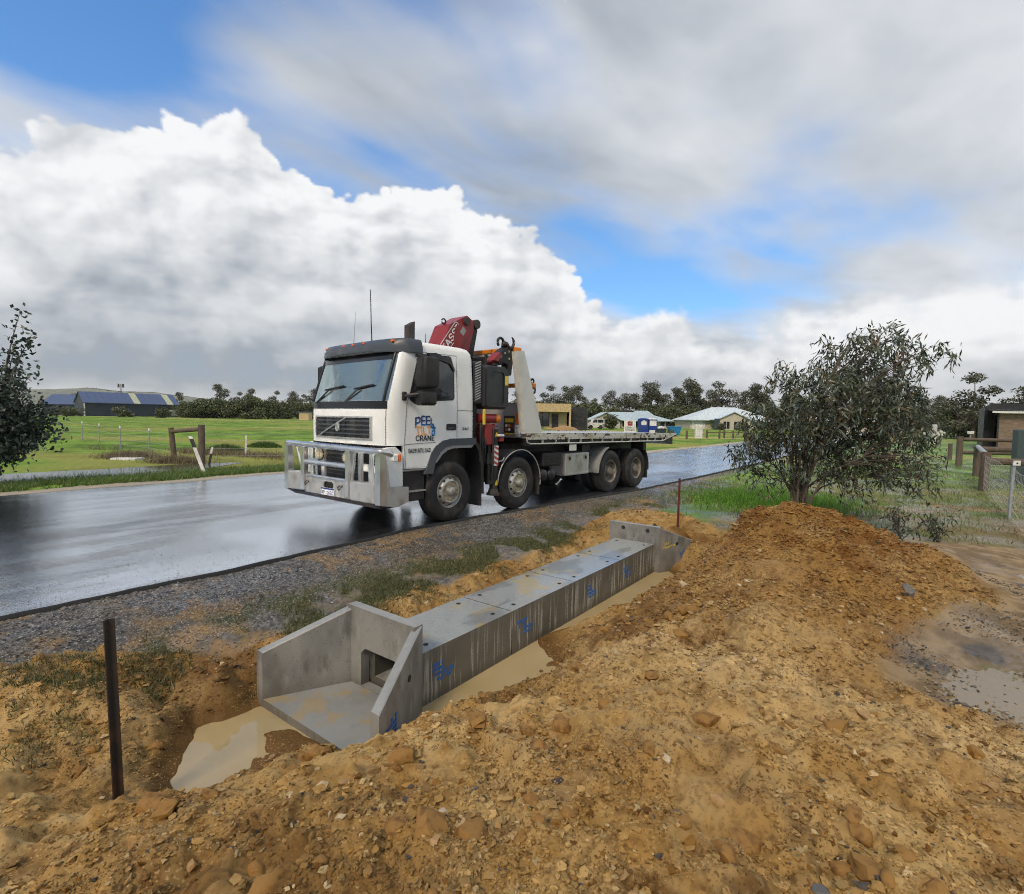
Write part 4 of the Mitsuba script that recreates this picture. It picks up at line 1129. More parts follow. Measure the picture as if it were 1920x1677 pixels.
AX = [0, 1.85, 5.52, 6.89]
for side, oo in ((1, 0.0), (-1, 2.44)):
    for ai, s in enumerate(AX):
        kk = P_('wheel', to_wheel(TYRE, s, oo, side), 'tyre_rubber', 30)
        base = kk[len(TK) + 2:]
        steer = ai < 2
        sp = (.3, 1.1, .6, .2)[ai]
        P_(base + '__rim', to_wheel(STEER_RIM if steer else DRIVE_RIM, s, oo, side, sp), 'rim_metal' if steer else 'rim_rear', 30)
        if not steer:
            P_(base + '__inner_tyre', to_wheel(TYRE, s, oo + side * .34, side), 'tyre_rubber', 30)
        rn_, ax_ = (.138, -.002) if steer else (.175, .19)
        hh = []
        for k in range(10):
            a = 2 * PI * k / 10
            c = trimesh.creation.cylinder(.016, .035, sections=6)
            v = np.asarray(c.vertices)
            c.vertices = np.column_stack([v[:, 0] + rn_ * math.cos(a), v[:, 2] + ax_, v[:, 1] + rn_ * math.sin(a)])
            P_(base + '__wheel_nut', to_wheel(c, s, oo, side, sp), 'nut_brass' if steer and k % 1 == 0 else 'steel_dark')
            if steer:
                r_, y_ = .231, .026
                e = lathe([(0, -.004), (.026, -.004), (.029, .004)], 12)
                v = np.asarray(e.vertices) * [.85, 1, 1.0]
                tl = math.radians(52)
                # lie on the dished cone
                rad, axl = v[:, 0] * math.cos(tl), v[:, 0] * math.sin(tl)
                vv = np.column_stack([r_ + rad, y_ + axl + v[:, 1], v[:, 2]])
                e.vertices = np.column_stack([vv[:, 0] * math.cos(a) - vv[:, 2] * math.sin(a), vv[:, 1], vv[:, 0] * math.sin(a) + vv[:, 2] * math.cos(a)])
                P_(base + '__hand_hole', to_wheel(e, s, oo, side, sp), 'hole_dark')

# chassis, axles, engine
P_('chassis', [box(-1.0, 8.6, .76, .86, .86, 1.13), box(-1.0, 8.6, 1.58, 1.68, .86, 1.13), box(2.1, 8.9, .72, .92, 1.14, 1.27), box(2.1, 8.9, 1.52, 1.72, 1.14, 1.27)] + [box(s - .06, s + .06, .3, 2.14, .45, .58, .02) for s in AX] + [box(-.9, 1.3, .55, 1.9, .55, 1.32, .05), box(1.3, 5.2, .95, 1.5, .7, 1.1, .05)]
   + [moved(trimesh.creation.icosphere(2, .26), (s, 1.22, .52)) for s in AX[2:]] + [box(5.2, 7.3, .62, .76, .62, .80, .03), box(5.2, 7.3, 1.68, 1.82, .62, .80, .03)], 'truck_black')


def arc_guard(s, r0, r1, a0, a1, oo, w, n=18):
    t = np.radians(np.linspace(a0, a1, n))
    P = [(s + r1 * math.cos(x), .515 + r1 * math.sin(x)) for x in t] + [(s + r0 * math.cos(x), .515 + r0 * math.sin(x)) for x in t[::-1]]
    return prism(P, *sorted((oo, oo + w)))


for oo, sg in ((0.0, 1), (2.44, -1)):
    P_('mudguard', arc_guard(1.88, .655, .675, 0, 172, oo, .45 * sg), 'truck_black', 40)
    P_('mudguard__edge', tube([(1.88 + .668 * math.cos(x), oo - .006 * sg, .515 + .668 * math.sin(x)) for x in np.radians(np.linspace(-8, 176, 26))], .011, 6), 'dull_aluminium', True)
    P_('mudguard__flap', box(2.50, 2.53, *sorted((oo, oo + .36 * sg)), .22, .60), 'truck_black')
    P_('mudguard', arc_guard(5.50, .62, .645, 105, 180, oo - .02 * sg, .60 * sg), 'dull_aluminium', 40)
    P_('mudguard', arc_guard(6.91, .62, .645, -8, 50, oo - .02 * sg, .60 * sg), 'truck_black', 40)
    P_('mudguard__flap', box(7.50, 7.52, *sorted((oo, oo + .62 * sg)), .20, .55), 'truck_black')

# behind the cab
P_('air_intake', [box(.575, .80, .03, .48, 2.06, 2.84, .03)], 'truck_black')
for k in range(15):
    z = 2.12 + k * .047
    m = hull([(.60, .024, z), (.60, .024, z + .018), (.74, .024, z + .055), (.74, .024, z + .073), (.60, .034, z), (.60, .034, z + .018), (.74, .034, z + .055), (.74, .034, z + .073)])
    P_('air_intake__louvre', m, 'dull_aluminium')
P_('intake_hose', [tube([(.70, .2, 2.1), (.70, .2, 1.35)], [.09, .09], 12)] + [lathe([(.09, -.012), (.104, 0), (.09, .012)], 14) for _ in ()], 'truck_black', 40)
for k in range(12):
    t = tube([(.70 + .092 * math.cos(a), .2 + .092 * math.sin(a), 1.40 + k * .055) for a in np.linspace(0, 2 * PI, 15)], .012, 5)
    P_('intake_hose__rib', t, 'tank_black', True)
P_('oil_tank', [box(.80, 1.50, .0, .46, 1.98, 2.80, .06)], 'tank_black')
P_('oil_tank__raised_panel', frame_prism(roundpoly([(.84, 2.02), (.84, 2.76), (1.46, 2.76), (1.46, 2.02)], .07), roundpoly([(.98, 2.06), (.98, 2.68), (1.34, 2.68), (1.34, 2.06)], .07), -.022, .002), 'tank_black')
P_('oil_tank__filler_cap', [tube([(1.0, .15, 2.80), (1.0, .15, 2.98)], .02, 8), moved(trimesh.creation.icosphere(1, .035), (1.0, .15, 2.99)), box(1.16, 1.30, .1, .24, 2.80, 2.86, .02)], 'truck_black')
P_('oil_tank__sticker', box(1.36, 1.45, -.026, -.022, 2.44, 2.62), 'yellow_plate')
for k in range(9):
    P_('oil_tank__rib', box(1.40, 1.46, -.012, .002, 2.06 + .04 * k, 2.08 + .04 * k), 'tank_black')
P_('oil_tank__gauge', tube([(.90, -.012, 2.30), (.91, -.012, 2.50)], .007, 6), 'dull_aluminium')
# crane
CR = TK + '__crane'


def C_(name, m, mat, sm=False, **k):
    return put(CR + name, m, mat, sm, xf=tw, **k)


C_('', [box(.78, 1.5, .42, 2.0, 1.15, 1.72, .04), box(.9, 1.4, .95, 1.5, 1.7, 2.9, .05)], 'crane_red')
C_('__outrigger_beam', box(.95, 1.25, .02, 2.42, .92, 1.15, .02), 'truck_black')
red = roundpoly([(.46, 2.75), (.58, 3.22), (.76, 3.61), (1.22, 3.85), (1.40, 3.76), (1.42, 3.60), (1.26, 3.1), (1.12, 2.7)], .04)
C_('__boom', prism(red, .90, 1.34), 'crane_red')
C_('__boom_plate', prism(roundpoly([(.86, 3.35), (.90, 3.58), (1.22, 3.80), (1.36, 3.74), (1.36, 3.62), (1.02, 3.16), (.88, 2.9)], .03), .886, .899), 'crane_red')
C_('__boom_cylinder', prism(roundpoly([(1.36, 3.72), (1.42, 3.80), (1.58, 3.79), (1.60, 3.60), (1.50, 3.15), (1.38, 2.72), (1.24, 2.72), (1.34, 3.2)], .04), .98, 1.30), 'truck_black')
C_('__boom_pivot', [moved(trimesh.Trimesh(np.asarray(trimesh.creation.cylinder(.075, .56, sections=20).vertices)[:, [0, 2, 1]], trimesh.creation.cylinder(.075, .56, sections=20).faces[:, ::-1]), (1.19, 1.12, 3.72)),
                    moved(trimesh.Trimesh(np.asarray(trimesh.creation.cylinder(.095, .4, sections=20).vertices)[:, [0, 2, 1]], trimesh.creation.cylinder(.095, .4, sections=20).faces[:, ::-1]), (1.56, 1.14, 3.73))], 'steel_dark', 40)
C_('__lifting_ring', tube([(.78 + .05 * math.cos(t), 1.1, 3.69 + .05 * math.sin(t)) for t in np.linspace(0, 2 * PI, 17)], .015, 6), 'truck_black', True)
# outlined badge lettering on the boom
ang = math.radians(52)


def badge(v2):
    return np.column_stack([.62 + v2[:, 0] * math.cos(ang) - v2[:, 1] * math.sin(ang), .897 - v2[:, 2], 3.02 + v2[:, 0] * math.sin(ang) + v2[:, 1] * math.cos(ang)])


m = meshkit.text_mesh('FASSI', .135, .003, True); v = np.asarray(m.vertices).copy(); v[:, 0] *= .645 / v[:, 0].max(); v[:, 0] += .04; v[:, 2] += .0; m.vertices = badge(v - [0, 0, .0])
C_('__lettering', m, 'sign_white')
fr_ = frame_prism(roundpoly([(.0, -.045), (.0, .19), (.72, .19), (.72, -.045)], .06), roundpoly([(.012, -.033), (.012, .178), (.708, .178), (.708, -.033)], .05), 0, .003, 'z')
v = np.asarray(fr_.vertices); fr_.vertices = badge(v[:, [0, 1, 2]] if v[:, 2].max() < .1 else v)
C_('__badge_outline', fr_, 'sign_white')
C_('__badge', prism(roundpoly([(1.02, 3.50), (1.10, 3.62), (1.19, 3.55), (1.11, 3.43)], .01), .884, .888), 'panel_grey')
# folded jib with its hooks in front of the head board
C_('__jib', [prism(roundpoly([(1.22, 2.93), (1.32, 3.06), (1.62, 3.24), (1.73, 3.16), (1.745, 2.95), (1.70, 2.66), (1.60, 2.64), (1.60, 2.86), (1.45, 2.90)], .03), .12, .30), box(1.44, 1.62, .3, 2.1, 2.86, 3.04, .02)], 'truck_black')
C_('__jib_arm', hull([(1.16, .1, 2.92), (1.34, .1, 3.08), (1.40, .1, 3.04), (1.30, .1, 2.90), (1.16, .3, 2.92), (1.34, .3, 3.08), (1.40, .3, 3.04), (1.30, .3, 2.90), (1.02, .2, 2.84), (1.1, .2, 2.82)]), 'crane_red')
C_('__hook', tube([(1.46 + .085 * math.cos(t), .2, 3.29 + .085 * math.sin(t)) for t in np.radians(np.linspace(-60, 230, 22))], .026, 8), 'truck_black', True)
C_('__hook', tube([(1.53, .14, 3.27), (1.57, .12, 3.25)] + [(1.66 + .10 * math.cos(t), .12, 3.31 + .11 * math.sin(t)) for t in np.radians(np.linspace(200, 425, 20))], np.concatenate([[.03] * 16, np.linspace(.03, .012, 6)]), 8), 'steel_dark', True)
C_('__hook_block', moved(trimesh.creation.icosphere(2, .06), (1.57, .2, 3.27)), 'steel_dark', 40)
C_('__jib_latch', tube([(1.66, .22, 2.68), (1.70, .22, 2.60), (1.64, .22, 2.58)], .03, 6), 'steel_dark', 40)
for q in ((1.38, 3.0), (1.50, 3.08), (1.62, 3.12), (1.63, 2.98)):
    C_('__jib_bolt', box(q[0] - .02, q[0] + .02, .108, .12, q[1] - .02, q[1] + .02, .006), 'dull_aluminium')
# controls and stabiliser leg on the near side
C_('__motor', moved(trimesh.Trimesh(np.asarray(trimesh.creation.cylinder(.085, .5, sections=18).vertices)[:, [2, 0, 1]], trimesh.creation.cylinder(.085, .5, sections=18).faces), (1.02, .12, 1.80)), 'crane_red', 40)
C_('__motor_cap', [moved(trimesh.creation.icosphere(2, .09), (1.26, .10, 1.80))], 'amber', 40)
C_('__lever', box(.79, .84, -.02, .02, 1.68, 1.97, .008), 'yellow_plate')
C_('__valve_block', [box(.86, 1.06, .0, .3, 1.30, 1.70, .02)] + [box(1.04, 1.25, .1, .4, 1.25, 1.7, .02)], 'crane_red')
for k in range(4):
    C_('__hose', tube([(.74 + .05 * k, .02 + .03 * k, 1.72 - .03 * k), (.72 + .045 * k, -.01, 1.35), (.76 + .04 * k, .03, 1.0), (.84 + .03 * k, .1, .9)], .016, 6), 'truck_black', True)
C_('__control_rod', tube([(.72, .0, 1.0), (.72, .0, 1.62), (.78, .0, 1.68)], .012, 6), 'steel_dark')
C_('__control_rod', tube([(1.04, -.01, .62), (1.06, -.01, 1.60), (1.12, -.01, 1.66), (1.18, -.01, 1.65)], .012, 6), 'steel_dark')
C_('__stabiliser_leg', [box(1.12, 1.24, .02, .14, .42, 1.60, .012), tube([(1.18, .08, .45), (1.18, .08, .36)], [.09, .11], 14), box(.98, 1.05, .03, .12, .55, 1.55, .01), box(1.0, 1.2, .03, .13, .55, .62)], 'truck_black')
C_('__stabiliser_foot', tube([(1.18, .08, .37), (1.18, .08, .33)], [.13, .13], 16), 'steel_dark')
sb = box(1.115, 1.235, .008, .018, .90, 1.285)
C_('__hazard_board', sb, 'sign_white')
for k in range(4):
    z = .90 + k * .10
    C_('__hazard_stripe', prism([(1.117, z + .05), (1.233, z - .005 + .0), (1.233, z + .042), (1.117, min(z + .097, 1.283))], .005, .0078), 'stencil_red')
C_('__warning_label', prism([(1.15, .52), (1.235, .52), (1.20, .62)], .012, .018), 'yellow_plate')
C_('__warning_label', prism([(1.13, 1.46), (1.22, 1.46), (1.19, 1.55)], .012, .018), 'yellow_plate')
C_('__side_lamp', [box(1.26, 1.38, -.01, .06, 1.36, 1.45, .01)], 'crane_red')
C_('__side_lamp_cover', box(1.20, 1.36, -.03, .07, 1.46, 1.50, .006), 'sign_white')
C_('__reach_hook', tube([(1.25, -.0, .98), (1.33, -.02, .99), (1.37, -.02, 1.05)], .012, 6), 'dull_aluminium')
# head board
for o0 in (.0, 2.32):
    P_('head_board__post', prism([(1.70, 3.13), (1.95, 3.16), (2.60, 1.525), (2.02, 1.515)], o0, o0 + .13), 'post_white')
P_('head_board__top_beam', box(1.74, 1.92, .13, 2.31, 2.93, 3.125), 'panel_grey')
P_('head_board__light_bar', box(1.73, 1.93, .04, 2.40, 3.128, 3.225, .02), 'amber', label='amber warning light bar along the head board')
for k in range(8):
    P_('head_board__light_segment', box(1.726, 1.932, .10 + k * .29, .11 + k * .29, 3.13, 3.22), 'steel_dark')
P_('head_board__lower_panel', box(2.02, 2.06, .13, 2.31, 1.43, 2.13), 'panel_grey')
P_('head_board__cross_bar', box(1.95, 2.05, .13, 2.31, 2.44, 2.525, .01), 'amber')
P_('head_board__chain_hook', [tube([(2.30 + .045 * math.cos(t), .06, 2.58 + .05 * math.sin(t)) for t in np.linspace(0, 2 * PI, 15)], .02, 6), tube([(2.36 + .04 * math.cos(t), .06, 2.40 + .06 * math.sin(t)) for t in np.linspace(0, 2 * PI, 15)], .02, 6)], 'truck_black', True)
P_('head_board__chain_block', box(2.27, 2.40, .02, .10, 2.44, 2.55, .02), 'amber')


def label_plate(o0, o1, z0, z1, mat, d=0, nm='head_board__warning_label'):
    P_(nm, box(2.0125 - d, 2.0195 - d, o0, o1, z0, z1), mat)


label_plate(.28, .57, 1.46, 1.86, 'truck_black')
label_plate(.31, .54, 1.73, 1.81, 'yellow_plate', .004)
for i_, (a, b) in enumerate(((.50, 1.66), (.42, 1.66), (.50, 1.58), (.42, 1.58), (.34, 1.64))):
    label_plate(a - .03, a + .03, b - .03, b + .03, ('sign_white', 'amber', 'amber', 'sign_white', 'crane_red')[i_], .004)
label_plate(.30, .54, 1.475, 1.505, 'yellow_plate', .004)
label_plate(.10 + .035, .26, 1.70, 1.92, 'amber')
label_plate(.135, .27, 1.50, 1.67, 'sign_white')
for k in range(5):
    label_plate(.145, .26, 1.52 + k * .026, 1.524 + k * .026, 'text_black', .003)
# tray
def ztop(s):
    return 1.515 - .0095 * (s - 2.1)


P_('tray', hull([(2.1, .02, ztop(2.1) - .11), (2.1, 2.42, ztop(2.1) - .11), (9.36, .02, ztop(9.36) - .05), (9.36, 2.42, ztop(9.36) - .05), (2.1, .02, ztop(2.1) - .02), (2.1, 2.42, ztop(2.1) - .02), (9.36, .02, ztop(9.36) - .01), (9.36, 2.42, ztop(9.36) - .01), (8.6, .02, ztop(8.6) - .12), (8.6, 2.42, ztop(8.6) - .12)]), 'dull_aluminium')
for o0, sg in ((0.0, 1), (2.44, -1)):
    a, b = sorted((o0 - .012 * sg, o0 + .018 * sg))
    P_('tray__side_rail', prism([(2.06, ztop(2.06) + .004), (9.40, ztop(9.4) + .004), (9.40, ztop(9.4) - .035), (8.75, ztop(8.75) - .135), (2.12, ztop(2.12) - .135)], a, b), 'tray_white', label='chipped white side rail of the tray')
    lower = [(2.07, o0, ztop(2.07) - .08), (2.10, o0, ztop(2.1) - .19), (2.20, o0, ztop(2.2) - .222)] + [(s, o0, ztop(s) - .222) for s in np.linspace(2.6, 8.45, 8)] + [(9.38, o0, ztop(9.38) - .03)]
    P_('tray__rope_rail', tube(lower, .016, 6), 'post_white', True)
    for s in np.linspace(2.62, 8.45, 13):
        P_('tray__stake', box(s - .012, s + .012, *sorted((o0 - .01 * sg, o0 + .03 * sg)), ztop(s) - .225, ztop(s) - .13), 'tray_white')
P_('tray__frame', [box(2.1, 8.6, .05, .12, 1.25, 1.38), box(2.1, 8.6, 2.32, 2.39, 1.25, 1.38)] + [box(s, s + .08, .05, 2.39, 1.28, 1.385) for s in np.linspace(2.4, 8.5, 9)], 'truck_black')
P_('tray__tail', hull([(8.5, .1, 1.30), (9.38, .1, 1.37), (9.38, .1, 1.10), (8.6, .1, 1.2), (8.5, 2.34, 1.30), (9.38, 2.34, 1.37), (9.38, 2.34, 1.10), (8.6, 2.34, 1.2)]), 'truck_black')
for k in range(9):
    P_('tray__deck_plank', box(2.7, 9.2, .10 + k * .25, .335 + k * .25, 1.4, 1.41), 'dull_aluminium', label='aluminium deck plank') if False else None
P_('tray__far_rail', box(2.75, 5.2, 2.36, 2.42, 1.50, 1.58), 'steel_dark')
P_('tray__strap', [tube([(3.0, 1.6, 1.52), (3.12, 1.5, 1.56), (3.2, 1.65, 1.53), (3.3, 1.5, 1.53), (3.4, 1.62, 1.515)], .025, 6)], 'amber', True)
# under-tray boxes
P_('tool_box', box(3.53, 4.48, .03, .50, .53, 1.035, .01), 'dull_aluminium', label='bare aluminium tool box under the tray')
P_('tool_box__lid', frame_prism([(3.54, .545), (4.47, .545), (4.47, 1.022), (3.54, 1.022)], [(3.57, .575), (4.44, .575), (4.44, .99), (3.57, .99)], .018, .03), 'dull_aluminium')
for s in (3.68, 4.34):
    P_('tool_box__latch', box(s - .035, s + .035, .008, .03, .885, .965, .012), 'truck_black')
P_('battery_box', box(2.72, 3.40, .05, .5, .78, 1.08, .03), 'tank_black')
for k in range(4):
    P_('battery_box__rib', box(2.78, 3.34, .03, .052, .83 + k * .06, .85 + k * .06), 'truck_black')
for s in (2.78, 3.06):
    c = lathe([(0, -.03), (.07, -.022), (.115, .0), (.13, .03), (.13, .5), (0, .5)], 24)
    P_('air_tank', moved(c, (s, .06, .60)), 'tank_black', 40)
P_('marker_plate', box(3.62, 3.90, .0, .01, 1.10, 1.24), 'post_white')
P_('rear_bracket', [box(7.45, 7.6, .1, .5, .9, 1.25), box(4.6, 4.95, .3, .5, .75, 1.2)], 'truck_black')
for s, z in ((4.55, .98), (4.55, .62)):
    P_('air_fitting', moved(trimesh.creation.icosphere(1, .05), (s, .12, z)), 'steel_dark', 40)

# ------------------------------------------------------------------ vegetation
M('bark', base_color=proc(lambda p, n, uv: pmix((.045, .035, .028), (.13, .115, .095), pfbm(p.x * 9, p.y * 9, p.z * 3, 4))), roughness=.85)
scene['leaf'] = {'type': 'twosided', 'bsdf': {'type': 'principled', 'base_color': {'type': 'mesh_attribute', 'name': 'vertex_color'}, 'roughness': .42, 'specular': .5}}


def leaves(pos, dirn, ln, wd, col, rg, droop=.25):
    """bent four-sided leaves: pos (n,3) stalk end, dirn (n,3) unit, ln, wd (n,), col (n,3)"""
    n = len(pos)
    up = rg.normal(size=(n, 3))
    side = np.cross(dirn, up); side /= np.linalg.norm(side, axis=1, keepdims=True) + 1e-9
    nor = np.cross(side, dirn)
    ln, wd = ln[:, None], wd[:, None]
    mid = pos + dirn * ln * .45
    tip = pos + dirn * ln + nor * ln * droop * rg.uniform(-1, 1, (n, 1))
    V = np.stack([pos, mid + side * wd * .5 + nor * wd * .15, mid - side * wd * .5 + nor * wd * .15, tip], 1).reshape(-1, 3)
    b = np.arange(n)[:, None] * 4
    F = np.concatenate([b + [0, 1, 2], b + [1, 3, 2]], 1).reshape(-1, 3)
    return trimesh.Trimesh(V, F, process=False), np.repeat(col, 4, 0)


def put_leaves(key, m, col, to_world=None, label=None):
    k = nkey(key)
    scene[k] = mikit.ply(m, 'leaf', smooth=False, color=col)
    if to_world is not None:
        scene[k]['to_world'] = to_world
    labels[k] = {'kind': 'stuff'}
    return k


def limb(a, b, bend, n=7, rg=rng):
    t = np.linspace(0, 1, n)[:, None]
    a, b = np.asarray(a, float), np.asarray(b, float)
    p = a + (b - a) * t + np.array(bend) * (np.sin(t * PI))
    return p + rg.normal(size=(n, 3)) * .012 * np.linalg.norm(b - a) * np.sin(t * PI)


# --- the young gum behind the heap
g = np.random.default_rng(21)
GT = thing('gum_tree', 'young gum tree with drooping dark leaves growing behind the spoil heap', 'tree')
base = np.array([4.60, 8.45, -.08])
wood, lp, ld, ll, lw, lc = [], [], [], [], [], []
stem_b = [base, base + [.12, .05, 0], base + [.2, -.04, .02]]
# crown envelope: (x, z, half width, half height, amount of foliage)
ENV = [(5.83, 2.96, .62, .40, .55), (5.15, 2.45, .68, .46, .9), (6.18, 2.2, .62, .50, 1.0), (4.80, 2.02, .58, .50, 1.0), (5.5, 1.77, .82, .62, 1.15), (6.35, 1.5, .52, .58, .9), (4.38, 1.85, .50, .38, .8), (4.32, 1.36, .36, .40, .6),
       (5.2, 1.25, .62, .40, .55), (6.0, 1.05, .58, .42, .55), (6.62, 1.12, .32, .42, .28), (4.5, .95, .24, .24, .10), (4.72, 2.62, .26, .24, .22), (5.5, 3.14, .42, .22, .28), (6.35, 3.3, .32, .22, .22), (6.1, 2.75, .42, .36, .6), (5.65, 2.35, .6, .42, .8), (5.9, 1.6, .5, .5, .8), (6.75, 1.85, .3, .35, .5), (6.55, 2.4, .36, .36, .6), (6.5, 2.95, .34, .3, .4)]
LIMBS = []
for ti, (ex, ez, rx_, rz_, am) in enumerate(ENV):
    tp = np.array([ex, 8.45 + g.uniform(-.45, .45), ez - .05])
    tp[0] -= .26
    L = limb(stem_b[ti % 3], tp, np.array([-.34 * (tp[0] - 4.6), 0, .25]), 10, g)
    LIMBS.append(L)
    wood.append(tube(L, np.linspace(.026, .005, 10), 6))
    for q in range(int(108 * am)):
        d_ = g.normal(size=3); d_ /= np.linalg.norm(d_)
        c0 = np.array([tp[0], tp[1], ez]) + d_ * np.array([rx_, .62, rz_]) * g.uniform(.25, 1.0) ** .6
        if q % 3 == 0:
            k_ = int(np.argmin(np.linalg.norm(L - c0, axis=1)))
            k_ = max(3, k_ - 2)
            wood.append(tube(limb(L[k_], c0, [0, 0, .06], 5, g), np.linspace(.008, .0025, 5), 4, cap=False))
        nl = int(g.integers(7, 13))
        hang = np.array([g.normal() * .45, g.normal() * .45, -1.0]); hang /= np.linalg.norm(hang)
        tt_ = np.linspace(0, 1, nl)
        sp = c0 + hang * tt_[:, None] * g.uniform(.10, .30) + g.normal(size=(nl, 3)) * .035
        dd = hang + g.normal(size=(nl, 3)) * .55
        dd /= np.linalg.norm(dd, axis=1, keepdims=True)
        lp.append(sp); ld.append(dd)
        ll.append(g.uniform(.085, .155, nl)); lw.append(g.uniform(.019, .034, nl))
        bc = np.array([(.036, .052, .034), (.064, .086, .048), (.09, .080, .042), (.10, .13, .11), (.11, .070, .036)][g.choice(5, p=[.36, .30, .10, .20, .04])])
        lc.append(bc * g.uniform(.7, 1.35, (nl, 1)))
sel = np.concatenate(lp)
m, col = leaves(sel, np.concatenate(ld), np.concatenate(ll), np.concatenate(lw), np.concatenate(lc), g)
put(GT + '__trunk', wood, 'bark', 40)
put_leaves(GT + '__crown', m, col)

# small shoots beside it
for q, (x, y, h, lab) in enumerate(((5.75, 7.7, .55, 'low leafy gum shoot right of the young gum, nearest the heap'), (6.6, 8.0, .6, 'low leafy gum shoot farther right of the young gum'))):
    k = thing('gum_shoot', lab, 'plant')
    hz = float(height(np.array([x]), np.array([y]))[0])
    w_, P0, D0, = [], [], []
    for j in range(6):
        e = np.array([x + g.normal() * .16, y + g.normal() * .16, hz + h * g.uniform(.5, 1.1)])
        L = limb((x, y, hz - .03), e, (0, 0, .05), 6, g)
        w_.append(tube(L, np.linspace(.008, .003, 6), 4, cap=False))
        for t0 in g.uniform(.3, 1, 34):
            P0.append(L[0] + (L[-1] - L[0]) * t0 + g.normal(size=3) * .04); dd = g.normal(size=3) * .7 + [0, 0, -.7]; D0.append(dd / np.linalg.norm(dd))
    P0, D0 = np.array(P0), np.array(D0); n_ = len(P0)
    m, col = leaves(P0, D0, g.uniform(.06, .12, n_), g.uniform(.016, .03, n_), np.array([.035, .045, .032]) * g.uniform(.7, 1.6, (n_, 1)), g)
    put(k + '__stem', w_, 'bark'); put_leaves(k + '__foliage', m, col)

# --- the broad-leaved tree at the left edge
LT = thing('roadside_tree', 'dark broad-leaved tree cut by the left edge beyond the road', 'tree')
g = np.random.default_rng(31)
bx_, by_ = -13.5, 13.4
wood, P0, D0 = [], [], []
for j in range(46):
    a, el_ = g.uniform(0, 2 * PI), g.uniform(-.1, 1.15)
    R_ = g.uniform(.9, 1.95)
    e = np.array([bx_ + R_ * math.cos(a) * math.cos(el_), by_ + R_ * .9 * math.sin(a) * math.cos(el_), .75 + 1.75 * math.sin(el_) * g.uniform(.7, 1.1) + .25])
    if j < 5:
        e = np.array([bx_ + (.95, 1.12, .7, 1.45, .2)[j], by_ + g.uniform(-.4, .3), (4.25, 3.75, 3.3, 2.75, 3.9)[j]])
    L = limb((bx_ + g.normal() * .1, by_ + g.normal() * .1, .1 if j > 2 else -.1), e, (0, 0, .3), 7, g)
    wood.append(tube(L, np.linspace(.05, .006, 7), 5, cap=False))
    for q in range(330 if j >= 5 else 120):
        t0 = g.uniform(.35, 1.05)
        P0.append(L[0] + (L[-1] - L[0]) * t0 + np.array([0, 0, .3 * math.sin(t0 * PI)]) + g.normal(size=3) * (.22 if j >= 5 else .12))
        dd = g.normal(size=3) + [0, 0, -.35]; D0.append(dd / np.linalg.norm(dd))
P0, D0 = np.array(P0), np.array(D0); n_ = len(P0)
cols = np.array([(.022, .036, .026), (.038, .058, .038), (.07, .095, .07)])[g.choice(3, n_, p=[.45, .38, .17])] * g.uniform(.7, 1.3, (n_, 1))
m, col = leaves(P0, D0, g.uniform(.10, .16, n_), g.uniform(.06, .10, n_), cols, g)
put(LT + '__trunk', wood, 'bark', 40); put_leaves(LT + '__crown', m, col)


